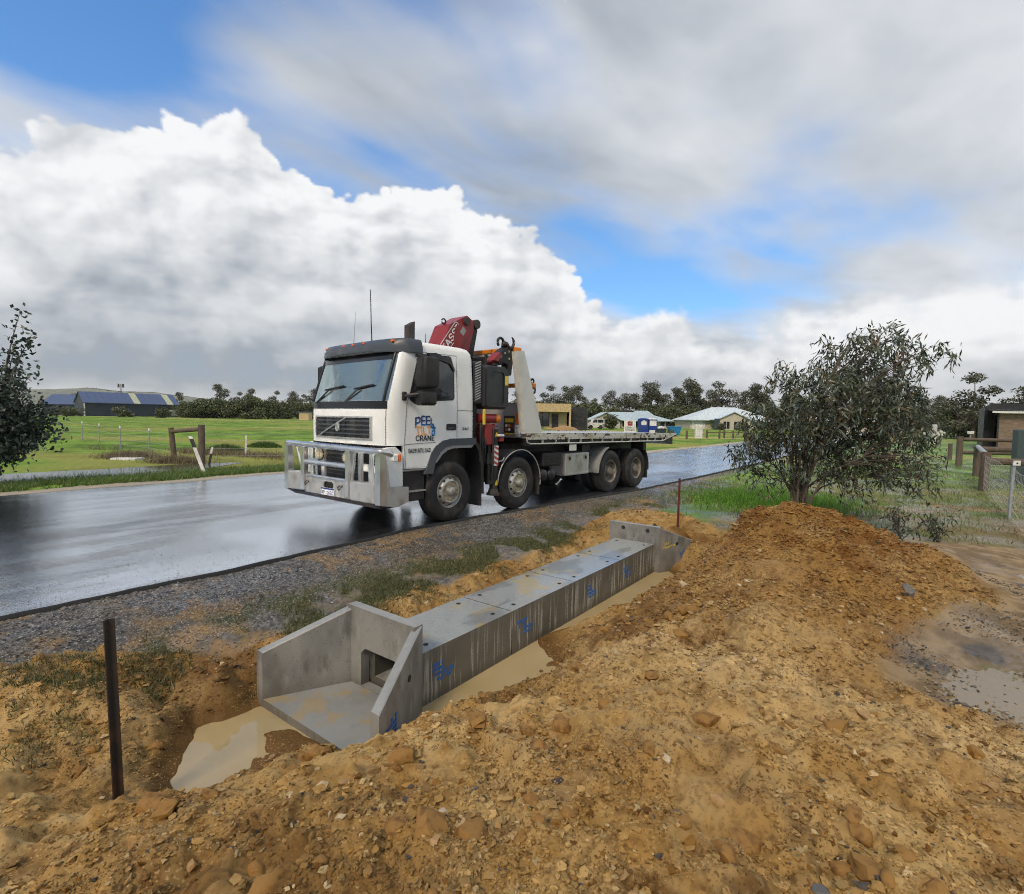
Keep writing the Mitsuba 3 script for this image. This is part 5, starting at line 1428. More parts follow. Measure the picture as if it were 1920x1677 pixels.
# --- distant trees: a few crowns, each copied
def far_tree(kind, seed):
    g = np.random.default_rng(seed)
    C, W = [], []
    if kind == 'gum':
        H_ = 10.0
        hb = g.uniform(2.2, 3.4)
        W.append(tube([(0, 0, -.5), (.1, .1, hb), (g.normal() * .3, g.normal() * .3, hb + 2.5)], [.26, .2, .13], 6))
        for j in range(int(g.integers(14, 20))):
            a = g.uniform(0, 2 * PI); z = g.uniform(hb * .55 + .4, 9.0) if j else 9.2; r_ = g.uniform(.3, 3.0) * (1 - .45 * max(0, z - 5) / 5)
            c = np.array([r_ * math.cos(a), r_ * math.sin(a), z])
            W.append(tube(limb((0, 0, hb - .3), c, (0, 0, -.3), 5, g), np.linspace(.10, .03, 5), 4, cap=False))
            C.append((c, np.array([g.uniform(.8, 1.45), g.uniform(.8, 1.45), g.uniform(.65, 1.15)])))
        N, sz = 210, .27
        pal = [(.055, .062, .036), (.08, .088, .052), (.125, .12, .08)]
    elif kind == 'dense':
        H_ = 7.0
        W.append(tube([(0, 0, -.5), (0, 0, 2.5)], [.2, .12], 6))
        for j in range(20):
            a = g.uniform(0, 2 * PI); r_ = g.uniform(0, 3.0); z = g.uniform(.6, 6.0 - r_ * .55)
            C.append((np.array([r_ * math.cos(a), r_ * math.sin(a), z]), np.array([g.uniform(1.0, 1.5), g.uniform(1.0, 1.5), g.uniform(.7, 1.1)])))
        N, sz = 150, .32
        pal = [(.05, .068, .026), (.08, .10, .036), (.13, .13, .05)]
    else:
        W.append(tube([(0, 0, -.3), (0, 0, 1.0)], [.1, .05], 5))
        for j in range(9):
            a = g.uniform(0, 2 * PI); r_ = g.uniform(0, 1.1)
            C.append((np.array([r_ * math.cos(a), r_ * math.sin(a), g.uniform(.3, 2.2 - r_ * .6)]), np.array([.6, .6, .5])))
        N, sz = 130, .22
        pal = [(.05, .065, .028), (.08, .10, .036), (.12, .12, .06)]
    P0, Cc = [], []
    for c, r in C:
        d = g.normal(size=(N, 3)); d /= np.linalg.norm(d, axis=1, keepdims=True)
        P0.append(c + d * r * g.uniform(.45, 1.08, (N, 1)))
        tone = g.uniform(.75, 1.3)
        Cc.append(np.array(pal)[g.choice(3, N, p=[.45, .38, .17])] * tone * g.uniform(.8, 1.2, (N, 1)))
    P0, Cc = np.concatenate(P0), np.concatenate(Cc); n_ = len(P0)
    D0 = g.normal(size=(n_, 3)) + [0, 0, -.3]; D0 /= np.linalg.norm(D0, axis=1, keepdims=True)
    m, col = leaves(P0, D0, g.uniform(.7, 1.3, n_) * sz * 1.5, g.uniform(.6, 1.2, n_) * sz * .8, Cc, g)
    return mikit.ply(trimesh.util.concatenate(W), 'bark'), mikit.ply(m, 'leaf', smooth=False, color=col)


VAR = {'gum': [far_tree('gum', 100 + i) for i in range(6)], 'dense': [far_tree('dense', 200 + i) for i in range(4)], 'bush': [far_tree('bush', 300 + i) for i in range(3)]}
g = np.random.default_rng(77)
FTREES = []
_ORD = 'leftmost second third fourth fifth sixth seventh eighth ninth tenth eleventh twelfth thirteenth fourteenth fifteenth sixteenth seventeenth eighteenth nineteenth twentieth'.split()
_ORD += [f'twenty-{q}' for q in 'first second third fourth fifth sixth seventh eighth ninth'.split()] + ['thirtieth'] + [f'thirty-{q}' for q in 'first second third fourth fifth sixth seventh eighth'.split()]


def nth(i, what):
    return f'{_ORD[i]} {what}' if i == 0 else f'{_ORD[i]} {what} counted from the left'



def plant(kind, name, x, y, h, label, group, var=None, wide=1.0):
    base_h = {'gum': 9.5, 'dense': 6.8, 'bush': 2.6}[kind]
    k = thing(name, label, 'tree' if kind != 'bush' else 'bush', group)
    hz = float(height(np.array([float(x)]), np.array([float(y)]), False)[0])
    s_ = h / base_h * float(g.uniform(.88, 1.14))
    tw_ = mi.ScalarTransform4f().translate([float(x), float(y), hz - .1]).rotate([0, 0, 1], float(g.uniform(0, 360))).scale([s_ * wide, s_ * wide, s_])
    a, b = VAR[kind][int(g.integers(len(VAR[kind]))) if var is None else var]
    for nm, d in (('trunk', a), ('crown' if kind != 'bush' else 'foliage', b)):
        kk = f'{k}__{nm}'
        scene[kk] = {**d, 'to_world': tw_}
        labels[kk] = {'kind': 'stuff'} if nm != 'trunk' else {}
        if not labels[kk]:
            del labels[kk]
    return k


def px(u, y):
    return (u - 960) / 985 * y


for i_, (u, y, h) in enumerate(sorted([(352, 150, 6.0), (374, 148, 7.2), (398, 150, 7.6), (418, 152, 6.2), (436, 149, 6.6), (458, 150, 7.4), (482, 148, 7.2), (503, 151, 6.4), (520, 153, 5.6), (538, 165, 7.0), (560, 170, 7.5), (342, 156, 4.8), (580, 170, 7), (605, 172, 7.5)])):
    plant('dense', 'paddock_tree', px(u, y), y, h, nth(i_, 'rounded green tree in the row beyond the paddock'), 'round trees beyond the paddock', wide=1.25)
for i_, (u, y, h) in enumerate(sorted([(330, 190, 8.5), (415, 185, 10.5), (445, 188, 10), (475, 190, 9), (515, 190, 8.6), (548, 200, 10.5), (562, 195, 9.5), (590, 200, 10), (620, 195, 9.5), (120, 230, 8), (146, 235, 9.5), (133, 228, 7.5)])):
    plant('gum', 'gum_tree_behind', px(u, y), y, h, nth(i_, 'gum top rising behind the paddock tree row'), 'gums behind the paddock')
us = [(975, 165, 10.5), (1003, 160, 9.0), (1030, 150, 9.8), (1052, 148, 10.4), (1075, 155, 10.2), (1098, 158, 8.6), (1118, 160, 8.6), (1142, 156, 11.0), (1165, 152, 9.2), (1183, 158, 10.2), (1205, 150, 12.4), (1214, 156, 11.6), (1238, 154, 10.2), (1256, 150, 10.0), (1278, 152, 12.4), (1292, 150, 12.8), (1308, 154, 12.0), (1330, 150, 10.8), (1345, 158, 11.4), (1368, 156, 9.6), (1390, 150, 11.0), (1408, 154, 11.2), (1430, 150, 11.0), (1452, 152, 10.6), (1480, 150, 10.8), (1510, 150, 10), (1545, 148, 9.6), (1580, 146, 9.6), (1620, 145, 9.6), (1660, 142, 9.6), (1700, 138, 9.4), (1740, 132, 9.0), (940, 168, 9), (905, 170, 9.5), (1772, 125, 9)]
for i_, (u, y, h) in enumerate(sorted(us)):
    plant('gum', 'roadside_gum', px(u, y), y + g.uniform(-3, 3), h, nth(i_, 'tall gum in the belt behind the houses'), 'gums behind the houses', wide=1.15)
labels['woodland_understorey'] = {'label': 'mass of low dark trees under the gum belt behind the houses', 'category': 'woodland', 'kind': 'stuff'}
for i_, u in enumerate(range(930, 1790, 17)):
    y = 140 + g.uniform(-5, 8)
    hh = g.uniform(4.6, 7.6) / 6.8
    x = px(u + g.uniform(-6, 6), y)
    d = VAR['dense'][i_ % 4][1]
    scene[f'woodland_understorey__{i_ + 1:03d}'] = {**d, 'to_world': mi.ScalarTransform4f().translate([float(x), float(y), .45]).rotate([0, 0, 1], float(g.uniform(0, 360))).scale([hh * 1.35, hh * 1.35, hh])}
plant('gum', 'spreading_gum', px(1822, 70), 70, 7.6, 'spreading gum standing left of the dark house at the right edge', None, 2, 1.35)
plant('dense', 'spreading_gum', px(1800, 74), 74, 5.0, 'low dark tree just left of the spreading gum by the dark house', None, 1, 1.3)
plant('dense', 'spreading_gum', px(1848, 72), 72, 5.4, 'low dark tree just right of the spreading gum by the dark house', None, 2, 1.2)
plant('gum', 'spreading_gum', px(1925, 66), 66, 7.2, 'gum rising over the dark house at the right edge', None, 3, 1.3)
plant('bush', 'shed_bush', px(231, 138), 138, 4.0, 'dark round bush before the long blue shed wall', None, 0, 1.3)
plant('bush', 'shed_bush', px(303, 138), 138, 4.2, 'yellowish green bush before the right end of the blue shed', None, 1, 1.1)
plant('dense', 'shed_bush', px(118, 140), 140, 3.6, 'dark bush left of the blue shed gable', None, 0, 1.3)
plant('dense', 'shed_bush', px(140, 143), 143, 3.2, 'dark bush directly against the blue shed gable', None, 3, 1.2)
plant('bush', 'garden_bush', px(1144, 96), 96, 2.6, 'olive bush behind the tray between van and sign', None, 2, 1.5)
plant('bush', 'garden_bush', px(1352, 108), 108, 2.2, 'small garden bush before the white roofed house garage', None, 1, .9)
plant('bush', 'garden_bush', px(1392, 100), 100, 2.6, 'dark spiky bush before the white roofed house porch', None, 0, 1.0)
plant('bush', 'garden_bush', px(1258, 64), 64, 1.3, 'brown dead bush right of the blue skip bin', None, 0, 1.0)


# --- grasses
def blades(X, Y, h, wd, cols, rg, lean=.5):
    n = len(X)
    Z = height(X, Y)
    a = rg.uniform(0, 2 * PI, n)
    dx, dy = np.cos(a) * wd / 2, np.sin(a) * wd / 2
    lx, ly = rg.normal(size=n) * lean * h, rg.normal(size=n) * lean * h
    V = np.stack([np.stack([X - dx, Y - dy, Z - .01], -1), np.stack([X + dx, Y + dy, Z - .01], -1), np.stack([X + lx, Y + ly, Z + h], -1)], 1).reshape(-1, 3)
    F = np.arange(3 * n).reshape(-1, 3)
    return trimesh.Trimesh(V, F, process=False), np.repeat(cols, 3, 0)


def grass(key, X, Y, hr, wr, pal, p, label, lean=.5, seed=1):
    rg = np.random.default_rng(seed)
    n = len(X)
    cols = np.array(pal)[rg.choice(len(pal), n, p=p)] * rg.uniform(.7, 1.3, (n, 1))
    m, c = blades(X, Y, rg.uniform(*hr, n), rg.uniform(*wr, n), cols, rg, lean)
    scene[key] = mikit.ply(m, 'leaf', smooth=False, color=c)
    labels[key] = {'label': label, 'category': 'grass', 'kind': 'stuff'}


GREEN = [(.05, .11, .015), (.09, .17, .025), (.14, .19, .04), (.20, .17, .07)]
g = np.random.default_rng(61)
n = 90000
s_, o_ = g.uniform(-14, 14, n), 13.4 + np.abs(g.normal(size=n)) * 3.2
o_ = edge_far(s_) + .75 + np.abs(g.normal(size=n)) * 1.7
X = C0[0] + s_ * CF[0] + o_ * CN[0]; Y = C0[1] + s_ * CF[1] + o_ * CN[1]
ok = (Y > 8) & (np.abs(X) < Y * 1.15) & (n2(X, Y, .9, 3, 66) > .36)
grass('verge_grass', X[ok], Y[ok], (.05, .17), (.008, .02), GREEN, [.35, .4, .18, .07], 'short green grass along the far edge of the road', seed=2)
# dry growth along the far fence
n = 7000
t0 = g.random(n)
fx, fy = lerp(-21.5, -7.2, t0), lerp(27.5, 22.6, t0)
X, Y = fx + g.normal(size=n) * .5, fy + g.normal(size=n) * .55
ok = n2(X, Y, .8, 3, 67) > .45
X = np.concatenate([X[ok], -16.2 + g.normal(size=2500) * .5, -13.2 + g.normal(size=2000) * .5]); Y = np.concatenate([Y[ok], 22.2 + g.normal(size=2500) * .4, 20.6 + g.normal(size=2000) * .3])
grass('dry_growth', X, Y, (.10, .38), (.010, .022), [(.14, .11, .07), (.22, .17, .10), (.10, .08, .055)], [.4, .3, .3], 'dry brown weeds along the paddock fence', .45, 3)
# tufts between gravel and trench
n = 120000
s_, o_ = g.uniform(-2.6, 8.5, n), 1.65 + g.normal(size=n) * .27
X = C0[0] + s_ * CF[0] + o_ * CN[0]; Y = C0[1] + s_ * CF[1] + o_ * CN[1]
ok = (n2(X, Y, 2.2, 4, 28) + .15 * (n2(X, Y, 9, 2, 29) - .5) > .50) & (o_ > 1.0)
X, Y = X[ok][:34000], Y[ok][:34000]
grass('trench_grass', X, Y, (.015, .06), (.004, .010), [(.045, .065, .018), (.08, .10, .03), (.13, .12, .045), (.17, .13, .07)], [.35, .3, .2, .15], 'small green weeds on the gravel beside the trench', .6, 4)
# right flat: green patch by the road, thin dry grass near the fence
n = 70000
X, Y = g.uniform(2.5, 24, n), g.uniform(5, 26, n)
s_, o_ = so(X, Y)
_, _, _, _, rd_, dt_, _, _ = zones(X, Y)
dens = n2(X, Y, .8, 4, 25)
ok = (o_ < edge_near(s_) - .5) & (dt_ < .3) & (dens > .43) & ~((X > 3.2) & (Y < 8.5) & (n2(X, Y, .7, 3, 26) > .46)) & (X < 1.05 * Y + 1)
grass('flat_grass', X[ok], Y[ok], (.03, .12), (.006, .016), [(.07, .11, .02), (.11, .14, .035), (.14, .11, .05), (.11, .08, .045)], [.3, .25, .25, .2], 'thin green and brown grass on the flat by the wire fence', .6, 5)
n = 16000
X, Y = 6.2 + g.normal(size=n) * .9, 12.6 + g.normal(size=n) * 1.0
s_, o_ = so(X, Y)
ok = o_ < edge_near(s_) - .6
grass('lush_grass', X[ok], Y[ok], (.06, .2), (.007, .016), [(.06, .16, .012), (.10, .24, .02)], [.5, .5], 'bright green grass patch between road and young gum', .4, 6)
for q, (x, y, lab) in enumerate(((-14.9, 27.3, 'bushy green grass clump left of the pair in the paddock'), (-14.5, 30.7, 'bushy green grass clump right of the pair in the paddock'))):
    n = 3500
    a, r_ = g.uniform(0, 2 * PI, n), np.sqrt(g.random(n))
    X, Y = x + 1.0 * r_ * np.cos(a), y + .6 * r_ * np.sin(a)
    hh = .10 + .32 * (1 - r_ ** 2)
    m, c = blades(X, Y, hh * g.uniform(.6, 1.1, n), g.uniform(.02, .04, n), np.array([.06, .12, .025]) * g.uniform(.6, 1.5, (n, 1)), g, .35)
    k = thing('grass_clump', lab, 'grass clump')
    scene[k] = mikit.ply(m, 'leaf', smooth=False, color=c)

# ------------------------------------------------------------------ stones and clods in the dug sand, gravel on the shoulder
g = np.random.default_rng(91)


def rock(seed, n=15):
    r_ = np.random.default_rng(seed)
    d = r_.normal(size=(n, 3)); d /= np.linalg.norm(d, axis=1, keepdims=True)
    return trimesh.convex.convex_hull(d * r_.uniform(.75, 1.0, (n, 1)) * [1, .8, .62])


ROCKS = [rock(i) for i in range(14)]
def clod(seed):
    m = trimesh.creation.icosphere(1, 1.0)
    v = np.asarray(m.vertices)
    m.vertices = v * (.55 + .9 * meshkit.noise(v * 1.6 + seed * 7.1, seed)[:, None]) * [1.1, .85, .7]
    return m


CLODS = [clod(400 + i) for i in range(8)]
M('stone_pale', base_color=grime((.48, .39, .26), (.34, .25, .13), .8, 30), roughness=.55)
M('stone_ochre', base_color=grime((.34, .21, .09), (.22, .12, .04), .8, 30), roughness=.6)
M('stone_grey', base_color=grime((.10, .10, .10), (.2, .17, .12), .6, 30), roughness=.6)
M('clod_brown', base_color=grime((.26, .138, .034), (.12, .055, .013), .9, 38), roughness=.75)


def in_view(X, Y):
    return (np.abs(X) < .93 * Y + .1) & (Y > 1.25)


def scatter(n, x0, x1, y0, y1, rg):
    r_ = rg.uniform(1.35, 11, n * 3); a = rg.uniform(-.83, .83, n * 3)
    return r_ * np.sin(a), r_ * np.cos(a)


X, Y = scatter(3000, 0, 0, 0, 0, g)
dz = zones(X, Y)[5]
ok = (dz > .8) & in_view(X, Y)
s_, o_ = so(X, Y)
ok &= ~((s_ > -.8) & (s_ < 5.6) & (o_ > -.45) & (o_ < 1.15))
X, Y = X[ok][:300], Y[ok][:300]
Z = height(X, Y)
ok = Z > -.47
for x, y, z in zip(X[ok], Y[ok], Z[ok]):
    rr_ = float(np.clip(g.lognormal(-3.75, .5), .014, .075)) * (1 + .10 * math.hypot(x, y))
    mt = ('stone_pale', 'stone_ochre', 'stone_grey', 'clod_brown')[g.choice(4, p=[.17, .30, .05, .48])]
    big_ = mt == 'clod_brown'
    if big_:
        rr_ = float(np.clip(g.lognormal(-3.2, .5), .02, .10))
    m = (CLODS[int(g.integers(8))] if big_ else ROCKS[int(g.integers(14))]).copy()
    A = trimesh.transformations.random_rotation_matrix(g.random(3))[:3, :3]
    m.vertices = (np.asarray(m.vertices) * rr_) @ A.T * [1, 1, .75] + [x, y, z + rr_ * (-.05 if big_ else .08)]
    put('sand_ground__stone', m, mt, 40 if big_ else 30)


def rubble(key, X, Y, size, pal, p, rg, mat, lift=.15, flat=.7, base_col=None):
    Z = height(X, Y)
    Vs, Fs, Cs, at = [], [], [], 0
    which = rg.integers(0, 6, len(X))
    small = [rock(50 + i, 9) for i in range(6)]
    for w in range(6):
        i = np.nonzero(which == w)[0]
        v, f = np.asarray(small[w].vertices), np.asarray(small[w].faces)
        a = rg.uniform(0, 2 * PI, len(i))
        c_, s__ = np.cos(a), np.sin(a)
        sc = size[i][:, None] * rg.uniform(.7, 1.2, (len(i), 3)) * [1, 1, flat]
        vv = v[None] * sc[:, None]
        vx = vv[..., 0] * c_[:, None] - vv[..., 1] * s__[:, None] + X[i][:, None]
        vy = vv[..., 0] * s__[:, None] + vv[..., 1] * c_[:, None] + Y[i][:, None]
        vz = vv[..., 2] + Z[i][:, None] + size[i][:, None] * lift
        Vs.append(np.stack([vx, vy, vz], -1).reshape(-1, 3))
        Fs.append((f[None] + (np.arange(len(i)) * len(v))[:, None, None]).reshape(-1, 3) + at)
        at += len(i) * len(v)
        col = np.array(pal)[rg.choice(len(pal), len(i), p=p)] * rg.uniform(.75, 1.25, (len(i), 1))
        if base_col is not None:
            own = base_col[i] * rg.uniform(.72, 1.38, (len(i), 1))
            col = np.where(rg.random((len(i), 1)) < .84, own, col)
        Cs.append(np.repeat(col, len(v), 0))
    scene[key] = mikit.ply(trimesh.Trimesh(np.vstack(Vs), np.vstack(Fs), process=False), mat, smooth=False, color=np.vstack(Cs))
    labels[key] = {'kind': 'stuff'}


n = 150000
r_ = 1.35 * (8.5) ** g.random(n); a = g.uniform(-.84, .84, n)
X, Y = r_ * np.sin(a), r_ * np.cos(a)
dz = zones(X, Y)[5]
s_, o_ = so(X, Y)
ok = (dz > .6) & ~((s_ > -.8) & (s_ < 5.6) & (o_ > -.42) & (o_ < 1.15)) & (n2(X, Y, 1.8, 3, 96) + .2 * (n2(X, Y, 8, 2, 97) - .5) > .42)
X, Y, r_ = X[ok], Y[ok], r_[ok]
ok = height(X, Y) > -.46
X, Y, r_ = X[ok][:48000], Y[ok][:48000], r_[ok][:48000]
rubble('sand_ground__clods', X, Y, np.clip(g.lognormal(-4.9, .62, len(X)), .003, .035) * (.75 + .13 * r_),
       [(.28, .155, .043), (.22, .115, .030), (.15, .072, .018), (.42, .31, .16), (.07, .065, .06)], [.10, .10, .20, .45, .15], g, 'vertex_sand', .2, .85, ground_color(X, Y, height(X, Y)))
# coarser crumbs over the far heap (heap_crumbs)
n = 60000
X, Y = 3.2 + g.normal(size=n) * 1.35, 5.7 + g.normal(size=n) * 1.15
s_, o_ = so(X, Y)
ok = (zones(X, Y)[5] > .6) & (np.hypot(X, Y) > 3.8) & (o_ < -.5) & (n2(X, Y, 2.4, 3, 196) > .40)
X, Y = X[ok][:20000], Y[ok][:20000]
rubble('sand_ground__crumbs', X, Y, np.clip(g.lognormal(-4.35, .5, len(X)), .005, .05), [(.28, .155, .043), (.13, .06, .016), (.40, .29, .15)], [.4, .4, .2], g, 'vertex_sand', .15, .85, ground_color(X, Y, height(X, Y)))
n = 60000
r_ = 3.2 * (6) ** g.random(n); a = g.uniform(-.86, .86, n)
X, Y = r_ * np.sin(a), r_ * np.cos(a)
s_, o_ = so(X, Y)
ok = (o_ > 1.5 + .5 * (n2(X, Y, .8, 3, 2) - .5)) & (o_ < edge_near(s_) - .01)
X, Y, r_ = X[ok][:30000], Y[ok][:30000], r_[ok][:30000]
rubble('gravel_path__gravel', X, Y, g.uniform(.005, .013, len(X)) * (.7 + .09 * r_), [(.05, .052, .06), (.10, .10, .10), (.17, .165, .155), (.36, .34, .30)], [.42, .32, .18, .08], g, 'vertex_wet')
# grit spilled on the road edge
n = 1500
s_ = g.uniform(-8, 12, n); o_ = edge_near(s_) + .05 + np.abs(g.normal(size=n)) * .9
X = C0[0] + s_ * CF[0] + o_ * CN[0]; Y = C0[1] + s_ * CF[1] + o_ * CN[1]
_h = height
height = lambda x, y, detail=True: np.full_like(x, .012)
rubble('road__grit', X, Y, g.uniform(.004, .011, n), [(.04, .04, .04), (.2, .15, .09)], [.7, .3], g, 'vertex_wet', .2)
height = _h
# grey rubble on the muddy flat at the right
n = 26000
r_ = 2.6 * (3.2) ** g.random(n); a = g.uniform(.45, .86, n)
X, Y = r_ * np.sin(a), r_ * np.cos(a)
dz = zones(X, Y)[5]
ok = (dz < .6) & (n2(X, Y, 1.6, 3, 98) > .45)
X, Y, r_ = X[ok][:9000], Y[ok][:9000], r_[ok][:9000]
rubble('ground__rubble', X, Y, np.clip(g.lognormal(-4.9, .45, len(X)), .004, .03) * (.8 + .08 * r_), [(.055, .055, .058), (.12, .115, .11), (.30, .24, .16), (.20, .14, .07)], [.4, .25, .15, .2], g, 'vertex_matt')

# ------------------------------------------------------------------ posts, fences
def hz(x, y):
    return float(height(np.array([float(x)]), np.array([float(y)]), True)[0])


def picket(name, label, b, t, w, mat):
    k = thing(name, label, 'post')
    b, t = np.array(b, float), np.array(t, float)
    d = (t - b) / np.linalg.norm(t - b)
    # Y-section steel picket: three flanges
    ms = []
    for a in (25, 145, 265):
        a = math.radians(a)
        n_ = np.array([math.cos(a), math.sin(a), 0]); q = np.array([-n_[1], n_[0], 0])
        P = [b + n_ * u * w + q * v * .0035 for u in (0, 1) for v in (-1, 1)] + [t + n_ * u * w + q * v * .0035 for u in (0, 1) for v in (-1, 1)]
        ms.append(hull(P))
    k2 = f'{k}__picket'
    scene[k2] = mikit.ply(trimesh.util.concatenate(ms), mat)
    for j in range(5):
        c = b + d * (np.linalg.norm(t - b) * (.45 + .12 * j))
        scene[f'{k}__wire_hole' + ('' if j == 0 else f'_{j:03d}')] = mikit.ply(moved(trimesh.creation.icosphere(0, .006), c + [0, -w * .55, 0]), 'hole_dark')
    return k


picket('steel_picket', 'dark rusty steel picket standing in the sand at left', (-2.19, 2.86, -.6), (-2.235, 2.87, .66), .030, 'rust_dark')
picket('steel_picket', 'thin red rusty steel picket behind the far headwall', (2.79, 8.7, -.25), (2.80, 8.7, .87), .020, 'rust_red')


def post(name, label, x, y, h, r, mat, cat='post', group=None, n=9, lean=(0, 0)):
    k = thing(name, label, cat, group)
    z = hz(x, y)
    scene[k] = mikit.ply(tube([(x, y, z - .3), (x + lean[0] * .5, y + lean[1] * .5, z + h * .5), (x + lean[0], y + lean[1], z + h)], [r, r, r * .97], n), mat, smooth=40)
    return k


# far roadside: strainer frame of two old posts and a rail
k = thing('strainer_frame', 'weathered wooden strainer frame of two posts and a rail beyond the road', 'fence')
zl_, zr_ = hz(-14.23, 22.08), hz(-12.07, 20.41)
put(k + '__post', tube([(-14.20, 22.08, zl_ - .3), (-14.35, 22.08, zl_ + 1.32)], [.115, .105], 10), 'old_wood', 40)
put(k + '__post', tube([(-12.07, 20.41, zr_ - .3), (-12.08, 20.41, zr_ + 1.53)], [.12, .12], 10), 'old_wood', 40)
put(k + '__rail', tube([(-14.30, 22.05, zl_ + 1.16), (-12.08, 20.41, zr_ + 1.36)], [.075, .09], 9), 'old_wood', 40)


def lean_post(name, label, b, t, w, bands):
    k = thing(name, label, 'guide post')
    b, t = np.array(b, float), np.array(t, float)
    d = (t - b)
    for i, (f0, f1, mat) in enumerate(bands):
        p0, p1 = b + d * f0, b + d * f1
        put(k + ('__shaft' if i == 0 else '__band'), hull([p + np.array([sx * w, sy * .012, 0]) for p in (p0, p1) for sx in (-1, 1) for sy in (-1, 1)] if i == 0 else [p + np.array([sx * (w + .003), sy * .016, 0]) for p in (p0, p1) for sx in (-1, 1) for sy in (-1, 1)]), mat)


lean_post('guide_post', 'pale guide post leaning left at the grass edge', (-9.54, 16.3, -.15), (-10.12, 16.5, 1.10), .055, [(0, 1, 'white_paint'), (.72, .93, 'truck_black')])
lean_post('guide_post', 'short leaning stake, black below and white above, right of the wooden frame', (-11.77, 20.36, -.15), (-11.6, 20.3, .52), .04, [(0, 1, 'white_paint'), (.0, .62, 'truck_black')])
lean_post('guide_post', 'upright thin white stake in the grass right of the leaning stakes', (-12.37, 24.34, -.1), (-12.33, 24.34, .83), .04, [(0, 1, 'white_paint')])
# star pickets with white caps and wires of the paddock fence
pk = [(-33.5, 38.5), (-27.6, 33.7), (-23.6, 30.0), (-19.67, 26.33), (-16.6, 24.0)]
for i, (x, y) in enumerate(pk):
    k = thing('fence_picket', nth(i, 'slim paddock fence picket with a white cap'), 'post', 'paddock fence pickets')
    z = hz(x, y)
    put(k + '__picket', tube([(x, y, z - .2), (x, y, z + 1.12)], [.028, .028], 5), 'galvanised')
    put(k + '__cap', tube([(x, y, z + 1.10), (x, y, z + 1.22)], [.05, .04], 7), 'white_paint')
k = thing('wire_fence', 'thin plain wires of the paddock fence running to the wooden frame', 'fence')
line = [(-33.5, 38.5)] + pk[1:] + [(-14.25, 22.08)]
for j, zz in enumerate((.3, .55, .8, 1.05)):
    put(k + '__wire', tube([(x, y, hz(x, y) + zz) for x, y in line], .006, 4), 'wire')
k = thing('wire_fence', 'thin wires running right from the wooden frame behind the stakes', 'fence')
line = [(-12.07, 20.41), (-9.6, 21.4), (-6.5, 22.7), (-3.0, 24.2)]
for zz in (.3, .6, .9, 1.15):
    put(k + '__wire', tube([(x, y, hz(x, y) + zz) for x, y in line], .006, 4), 'wire')
for lab_, (x, y) in zip(('slim paddock picket behind the bull bar of the truck', 'slim paddock picket behind the cab of the truck'), line[2:]):
    post('paddock_picket', lab_, x, y, 1.15, .028, 'galvanised', 'post', 'pickets behind the truck', 5)
put_at(thing('concrete_slab', 'pale concrete slab lying at the edge of the flood water', 'slab'), moved(box(-.5, .5, -.3, .3, -.1, .06, .01), (-15.7, 21.4, -.1)), 'white_paint')

# right: wire fence from the old posts to the galvanised post
R1, R2, R0 = (13.66, 15.15), (17.35, 19.55), (21.15, 24.8)
kA = post('fence_post', 'nearest dark wooden fence post at the right, carrying the wires', *R1, 1.13, .115, 'old_wood', lean=(.05, 0))
kB = post('fence_post', 'second dark wooden fence post at the right, behind the nearest', *R2, 1.12, .115, 'old_wood')
kC = post('fence_post', 'farthest dark wooden fence post at the right, beside the gum', *R0, 1.38, .13, 'old_wood')
post('fence_post', 'small old fence post half hidden by the gum leaves', 24.3, 29.1, .9, .1, 'old_wood')
k = thing('galvanised_post', 'galvanised steel fence post at the right edge with a white tag', 'post')
z = hz(10.16, 10.64)
put(k + '__post', tube([(10.16, 10.64, z - .2), (10.22, 10.66, z + 1.15)], [.034, .034], 6), 'galvanised')
put(k + '__tag', box(10.15, 10.30, 10.60, 10.615, z + 1.08, z + 1.18, .004), 'white_paint')
put(k + '__tag_hole', tube([(10.225, 10.597, z + 1.13), (10.225, 10.602, z + 1.13)], [.02, .02], 8), 'hole_dark')
k = thing('rail', 'weathered pale rail joining the two nearest wooden posts', 'rail')
put_at(k, tube([(17.35, 19.55, 1.08), (13.70, 15.15, 1.02)], [.07, .07], 8), 'galvanised', 40)
for a, b, z0, z1, r_, lab in ((R0, (27.5, 25.6), 1.24, 1.22, .085, 'upper log rail running right from the farthest post'), (R0, (27.5, 25.6), .62, .60, .085, 'lower log rail running right from the farthest post'),
                              (R2, (23.5, 20.4), 1.02, .98, .10, 'log rail running right from the second post'), (R1, (19.5, 15.7), .86, .80, .10, 'thick low log rail running right from the nearest post')):
    put_at(thing('log_rail', lab, 'rail'), tube([(a[0] + .1, a[1], hz(*a) + z0), ((a[0] + b[0]) / 2, (a[1] + b[1]) / 2, hz(*a) + (z0 + z1) / 2 - .02), (b[0], b[1], hz(*a) + z1)], r_, 9), 'old_wood', 40)
k = thing('ringlock_fence', 'sagging wire netting fence running along the right edge', 'fence')
line = [R1, (11.9, 12.9), (10.16, 10.64), (8.4, 8.4), (6.7, 6.1)]
xs = []
for i in range(len(line) - 1):
    for t in np.linspace(0, 1, 9)[:-1]:
        sag = math.sin(t * PI) * .03
        xs.append((lerp(line[i][0], line[i + 1][0], t), lerp(line[i][1], line[i + 1][1], t), sag))
bz = np.array([hz(x, y) for x, y, _ in xs])
bz = np.convolve(np.pad(bz, 6, mode='edge'), np.ones(13) / 13, 'valid')
for zz in (.10, .24, .38, .53, .70, .88, 1.04):
    put(k + '__wire', tube([(x, y, b_ + zz - s__ + .012 * math.sin(i * 1.7 + zz * 9)) for i, ((x, y, s__), b_) in enumerate(zip(xs, bz))], .0042, 4, cap=False), 'wire')
vt_ = []
